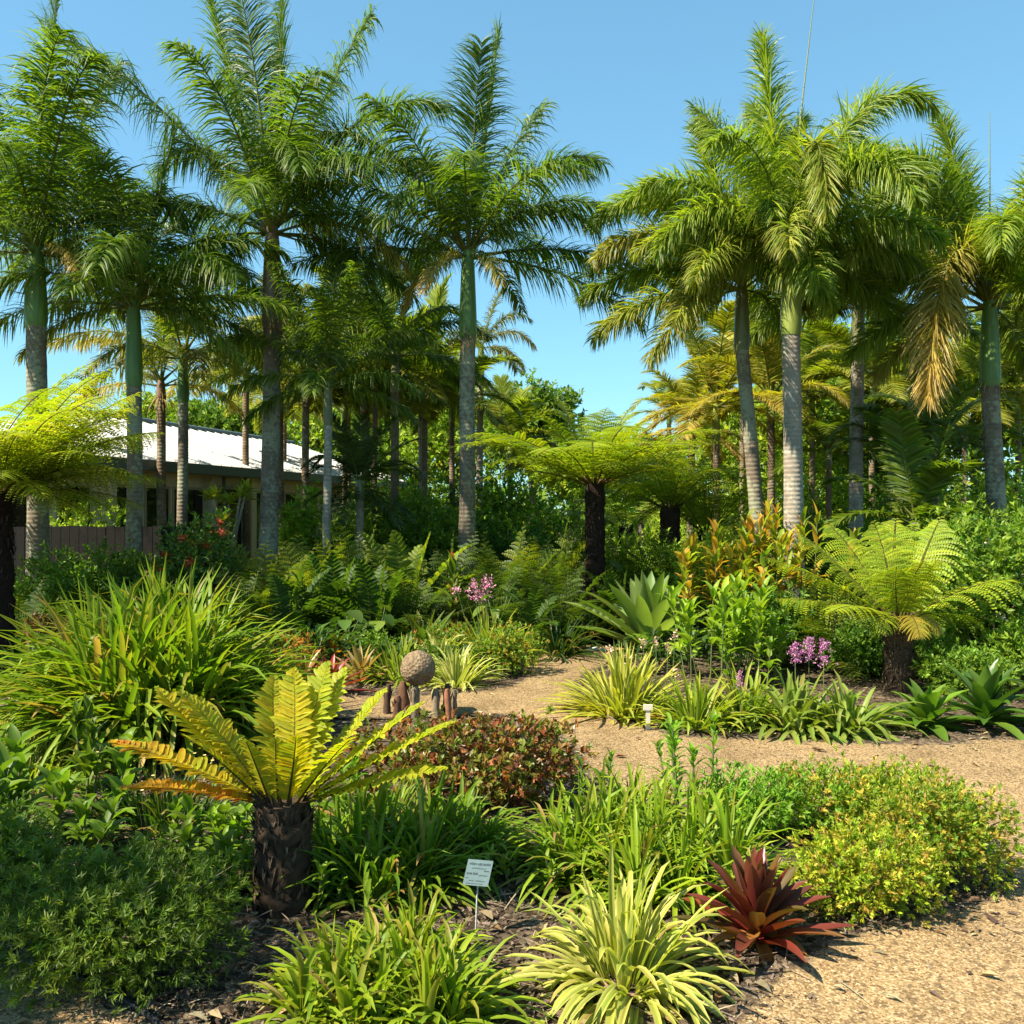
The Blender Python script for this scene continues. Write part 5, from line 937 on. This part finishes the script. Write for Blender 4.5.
# ------------------------------------------------------------------ dark fern bank in the middle and the plants round the house
def fern_clump(px, Y, H, label, cols=None, n=20, spread=1.0, simple_=True, group='ferns of the shaded middle bank', name='fern_clump'):
    o = thing(name, (X(px, Y), Y, 0), label, 'fern', group); a = MB(); L = H * 1.18
    for i in range(n):
        t = (i + .5) / n; az = i * 2.4 + U(-.3, .3); e = R(82 - 58 * t * spread + U(-8, 8))
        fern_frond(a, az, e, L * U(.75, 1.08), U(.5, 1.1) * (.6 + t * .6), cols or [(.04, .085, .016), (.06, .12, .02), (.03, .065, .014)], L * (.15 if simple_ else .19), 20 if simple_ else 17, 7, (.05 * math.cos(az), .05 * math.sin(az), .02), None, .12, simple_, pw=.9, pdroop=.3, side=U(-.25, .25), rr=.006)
    a.build('fronds', M['fern'], o); return o
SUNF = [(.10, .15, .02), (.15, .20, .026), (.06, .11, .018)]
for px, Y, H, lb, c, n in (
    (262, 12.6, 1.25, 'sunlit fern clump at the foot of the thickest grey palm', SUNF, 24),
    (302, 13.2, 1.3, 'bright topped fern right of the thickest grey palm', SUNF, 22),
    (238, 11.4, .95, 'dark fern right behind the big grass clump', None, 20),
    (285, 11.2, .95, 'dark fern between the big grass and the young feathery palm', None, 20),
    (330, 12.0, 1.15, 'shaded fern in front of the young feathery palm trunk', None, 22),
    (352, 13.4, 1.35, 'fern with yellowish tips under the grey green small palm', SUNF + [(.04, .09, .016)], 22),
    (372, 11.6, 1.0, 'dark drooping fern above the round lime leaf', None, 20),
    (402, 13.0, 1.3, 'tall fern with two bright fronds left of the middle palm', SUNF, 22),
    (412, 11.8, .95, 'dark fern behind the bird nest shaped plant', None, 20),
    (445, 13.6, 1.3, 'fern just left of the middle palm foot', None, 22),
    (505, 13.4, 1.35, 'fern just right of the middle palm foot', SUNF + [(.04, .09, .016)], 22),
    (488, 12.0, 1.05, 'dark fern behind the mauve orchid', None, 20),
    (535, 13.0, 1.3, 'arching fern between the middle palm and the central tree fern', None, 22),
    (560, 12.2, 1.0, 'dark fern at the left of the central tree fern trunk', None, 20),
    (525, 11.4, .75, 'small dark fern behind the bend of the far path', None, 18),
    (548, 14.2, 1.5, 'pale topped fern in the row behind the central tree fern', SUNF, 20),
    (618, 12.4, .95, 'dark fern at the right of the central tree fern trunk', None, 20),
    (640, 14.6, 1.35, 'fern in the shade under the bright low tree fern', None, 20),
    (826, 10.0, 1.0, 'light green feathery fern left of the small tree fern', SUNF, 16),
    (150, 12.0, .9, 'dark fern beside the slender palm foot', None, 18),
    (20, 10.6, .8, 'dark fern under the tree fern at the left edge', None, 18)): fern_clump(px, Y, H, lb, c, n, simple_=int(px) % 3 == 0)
def nest(mb): rosette(mb, 16, (.55, .8), .12, (40, 84), (.1, .5), [(.09, .125, .02), (.06, .10, .018), (.13, .15, .03)], prof='lance', h=.05)
cl('bird_nest_fern', 424, 10.9, 'upright bird nest shaped plant of dark broad leaves left of the orchid', nest, 'fern')
def redheart(mb): rosette(mb, 18, (.35, .5), .1, (10, 75), (.3, .8), [(.11, .16, .025), (.08, .13, .02)], prof='lance', h=1.0); rosette(mb, 8, (.2, .3), .06, (50, 85), (.1, .3), [(.22, .14, .04), (.26, .09, .03)], prof='lance', h=1.05)
cl('dracaena', 453, 12.3, 'dracaena with reddish heart under the middle palm', redheart)
cane_plant('dracaena', 625, 15.0, 'upright bright strap leaved bush between the two dark fern trunks', 14, .5, (1.0, 1.45), .34, .05, [(.10, .17, .022), (.14, .21, .026)], nl=16, e=(30, 78), lo=.4)
def stripe(mb): strap(mb, 90, .25, (.7, 1.05), .045, (80, 20), (.3, .9), [(.14, .19, .05), (.2, .24, .08)], None, [(.35, .37, .17)], nseg=6)
cl('variegated_clump', 678, 14.2, 'pale striped strappy clump below the bright tree fern trunk', stripe)
def dk(mb): strap(mb, 120, .2, (.45, .7), .03, (82, 15), (.5, 1.3), DARKG, nseg=6)
cl('strap_leaf_clump', 556, 10.9, 'dark strappy clump at the end of the far path', dk)
cl('strap_leaf_clump', 590, 12.0, 'dark strappy clump left of the grey green rosette', dk)
cl('strap_leaf_clump', 25, 9.0, 'dark strappy plant at the left edge above the lime grass', dk)
ears('elephant ear plant in the dark behind the grey green rosette', 600, 13.6, 7, 1.0, .3, [(.04, .085, .02), (.07, .13, .03)])
ears('elephant ear plant among the ferns right of the middle palm foot', 520, 12.6, 6, .9, .28, [(.04, .085, .02), (.08, .14, .03)])
ears('elephant ear plant with shining leaf behind the orchid', 497, 11.4, 5, .7, .22, [(.05, .1, .02), (.1, .17, .03)])
shx('leafy_shrub', 655, 15.2, 1.35, 70, 'bush hiding the trunk foot of the bright tree fern', [(.10, .17, .022), (.14, .21, .026)], .08, 700, k=6)
shx('leafy_shrub', 712, 15.0, 1.5, 70, 'bush hiding the trunk of the yellow green tree fern', [(.11, .19, .022), (.16, .23, .028)], .08, 700, k=6)
shx('leafy_shrub', 690, 13.0, 1.1, 70, 'green shrub left of the orange tipped crotons', [(.08, .15, .022), (.12, .19, .026)], .08, 700, k=6)
shx('flowering_shrub', 196, 12.7, 1.78, 96, 'dark shrub with red flower clusters behind the big grass', [(.035, .08, .016), (.055, .11, .02), (.09, .14, .022)], .075, 1300, k=6, mat='leaf_gloss', flowers=(15, .1, [(.5, .09, .04), (.42, .15, .06), (.36, .06, .03)], 9))
shx('flowering_shrub', 146, 11.8, .95, 46, 'small shrub with pale pink flowers at the slender palm foot', [(.05, .10, .018), (.09, .14, .022)], .06, 500, k=6, flowers=(7, .09, [(.5, .34, .34), (.4, .25, .27)], 7))
shx('leafy_shrub', 96, 15.7, 2.05, 110, 'lime leaved hedge shrub showing above the dark fence', [(.15, .22, .026), (.19, .26, .03), (.10, .17, .022)], .10, 1000, k=6, stems=18)
shx('leafy_shrub', 78, 12.4, 1.2, 90, 'dark shrub in front of the fence', [(.05, .10, .018), (.08, .14, .022)], .08, 700, k=6)
shx('leafy_shrub', 112, 12.9, 1.35, 80, 'bush standing against the middle of the dark fence', [(.05, .10, .018), (.08, .13, .022)], .08, 700, k=6)
shx('leafy_shrub', 15, 11.5, 1.0, 60, 'shrub at the left edge behind the tree fern trunk', [(.07, .13, .02), (.11, .17, .026)], .08, 600, k=6)
shx('leafy_shrub', 45, 10.2, .62, 46, 'dark reddish shrub at the foot of the leftmost palm', [(.07, .03, .02), (.05, .06, .018), (.12, .05, .025)], .06, 450, k=6)
shx('leafy_shrub', 302, 16.5, 2.2, 60, 'bright broad leaved bush in front of the house beside the young feathery palm', [(.16, .24, .026), (.11, .18, .022)], .13, 650, k=6)
shx('leafy_shrub', 415, 17.0, 2.25, 90, 'tall bush hiding the far corner of the house', [(.06, .11, .018), (.10, .16, .022)], .12, 900, k=6)
shx('leafy_shrub', 375, 19.0, 2.4, 80, 'leafy bush before the far part of the house wall', [(.07, .13, .02), (.11, .17, .024)], .12, 800, k=6)
shx('leafy_shrub', 130, 13.4, 1.25, 60, 'dark bush between the slender palm foot and the fence', [(.04, .085, .016), (.06, .11, .02)], .08, 600, k=6)
shx('leafy_shrub', 345, 17.5, 1.9, 60, 'bush behind the grey green small palm', [(.09, .15, .02), (.14, .2, .026)], .12, 650, k=6)
o = thing('frangipani', (X(228, 14.8), 14.8, 0), 'young bright frangipani with leaf rosettes before the house door', 'shrub'); a, s = MB(), MB()
for k in range(8):
    az = k * 2.4; tipp = np.array([math.cos(az) * .3, math.sin(az) * .3, U(1.5, 2.15)]); tube(s, [(0, 0, 0), tipp * [.3, .3, .6], tipp], [.035, .025, .018], 7, (.2, .17, .12), cap=False); m0 = MB(); rosette(m0, 13, (.2, .32), .075, (5, 75), (.2, .6), [(.22, .27, .035), (.3, .3, .04), (.14, .2, .026)], prof='lance')
    for vv, ff, cc in zip(m0.v, m0.f, m0.c): a.add(vv + tipp, ff[0], cc)
a.build('leaves', M['leaf'], o); s.build('stem', M['stem'], o)
FL = 'filler bushes closing the middle distance'
for px, Y, H, w, lb, c in ((405, 19, 1.9, 110, 'bush between the pale stem palm and the dark bushy palm', GREEN), (440, 21, 2.1, 90, 'bush behind the middle palm trunk', LIME + GREEN), (505, 19, 1.8, 90, 'bush right of the middle palm in the second row', GREEN), (545, 20, 1.7, 90, 'dim bush under the left fronds of the central tree fern', DARKG + GREEN), (575, 22, 2.4, 110, 'bush behind the central tree fern', LIME + GREEN),
                        (770, 22, 3.0, 110, 'bush between the two tall foxtail trunks far back', LIME), (850, 22, 3.0, 110, 'bush behind the small dark palm', LIME + GREEN), (905, 20, 3.0, 110, 'bush behind the short dark palm', GREEN), (966, 20, 3.4, 120, 'bush behind the bright leafy shrub', LIME + GREEN), (1025, 18, 2.9, 100, 'bush behind the right edge palm trunk', LIME), (690, 24, 2.0, 110, 'bush behind the yellow green tree fern', LIME), (360, 22, 2.0, 70, 'bush at the far end of the house wall', GREEN), (490, 26, 3.2, 130, 'far bush right of the distant drooping palm', GREEN)):
    shx('leafy_shrub', px, Y, H, w, lb, c, .13, 650, k=5, group=FL, mat='leaf_far', stems=8)
shx('leafy_shrub', 1150, 10.6, 1.7, 150, 'wide shrub beyond the right edge beside the light leaved shrubs', [(.09, .155, .022), (.06, .12, .018)], .08, 1200, k=6)
shx('leafy_shrub', 1250, 12.5, 2.1, 170, 'outermost tall bush on the right beyond the wide shrub', [(.08, .14, .022), (.11, .18, .026)], .09, 1200, k=6)
for px, Y, H, w, lb, c in ((400, 24, 3.6, 120, 'tall bush behind the bright feathery palms', LIME + GREEN), (500, 24, 3.0, 110, 'tall bush right of the middle palm far back', GREEN + LIME), (700, 27, 4.2, 120, 'tall bush behind the rusty low palm', LIME), (800, 26, 4.4, 130, 'tall bush behind the tallest foxtail trunk', LIME), (880, 25, 4.2, 130, 'tall bush filling the gap right of the shaded foxtail trunk', LIME + GREEN), (950, 24, 4.4, 130, 'tall bush left of the right edge palm trunk', LIME), (1030, 24, 4.4, 130, 'tall bush cut by the right picture edge far back', LIME)):
    shx('leafy_shrub', px, Y, H, w, lb, c, .16, 1000, k=5, group=FL, mat='leaf_far', stems=10)
shx('leafy_shrub', 52, 13.0, 1.3, 80, 'bush standing against the left part of the dark fence', [(.05, .10, .018), (.08, .13, .022)], .08, 700, k=6)
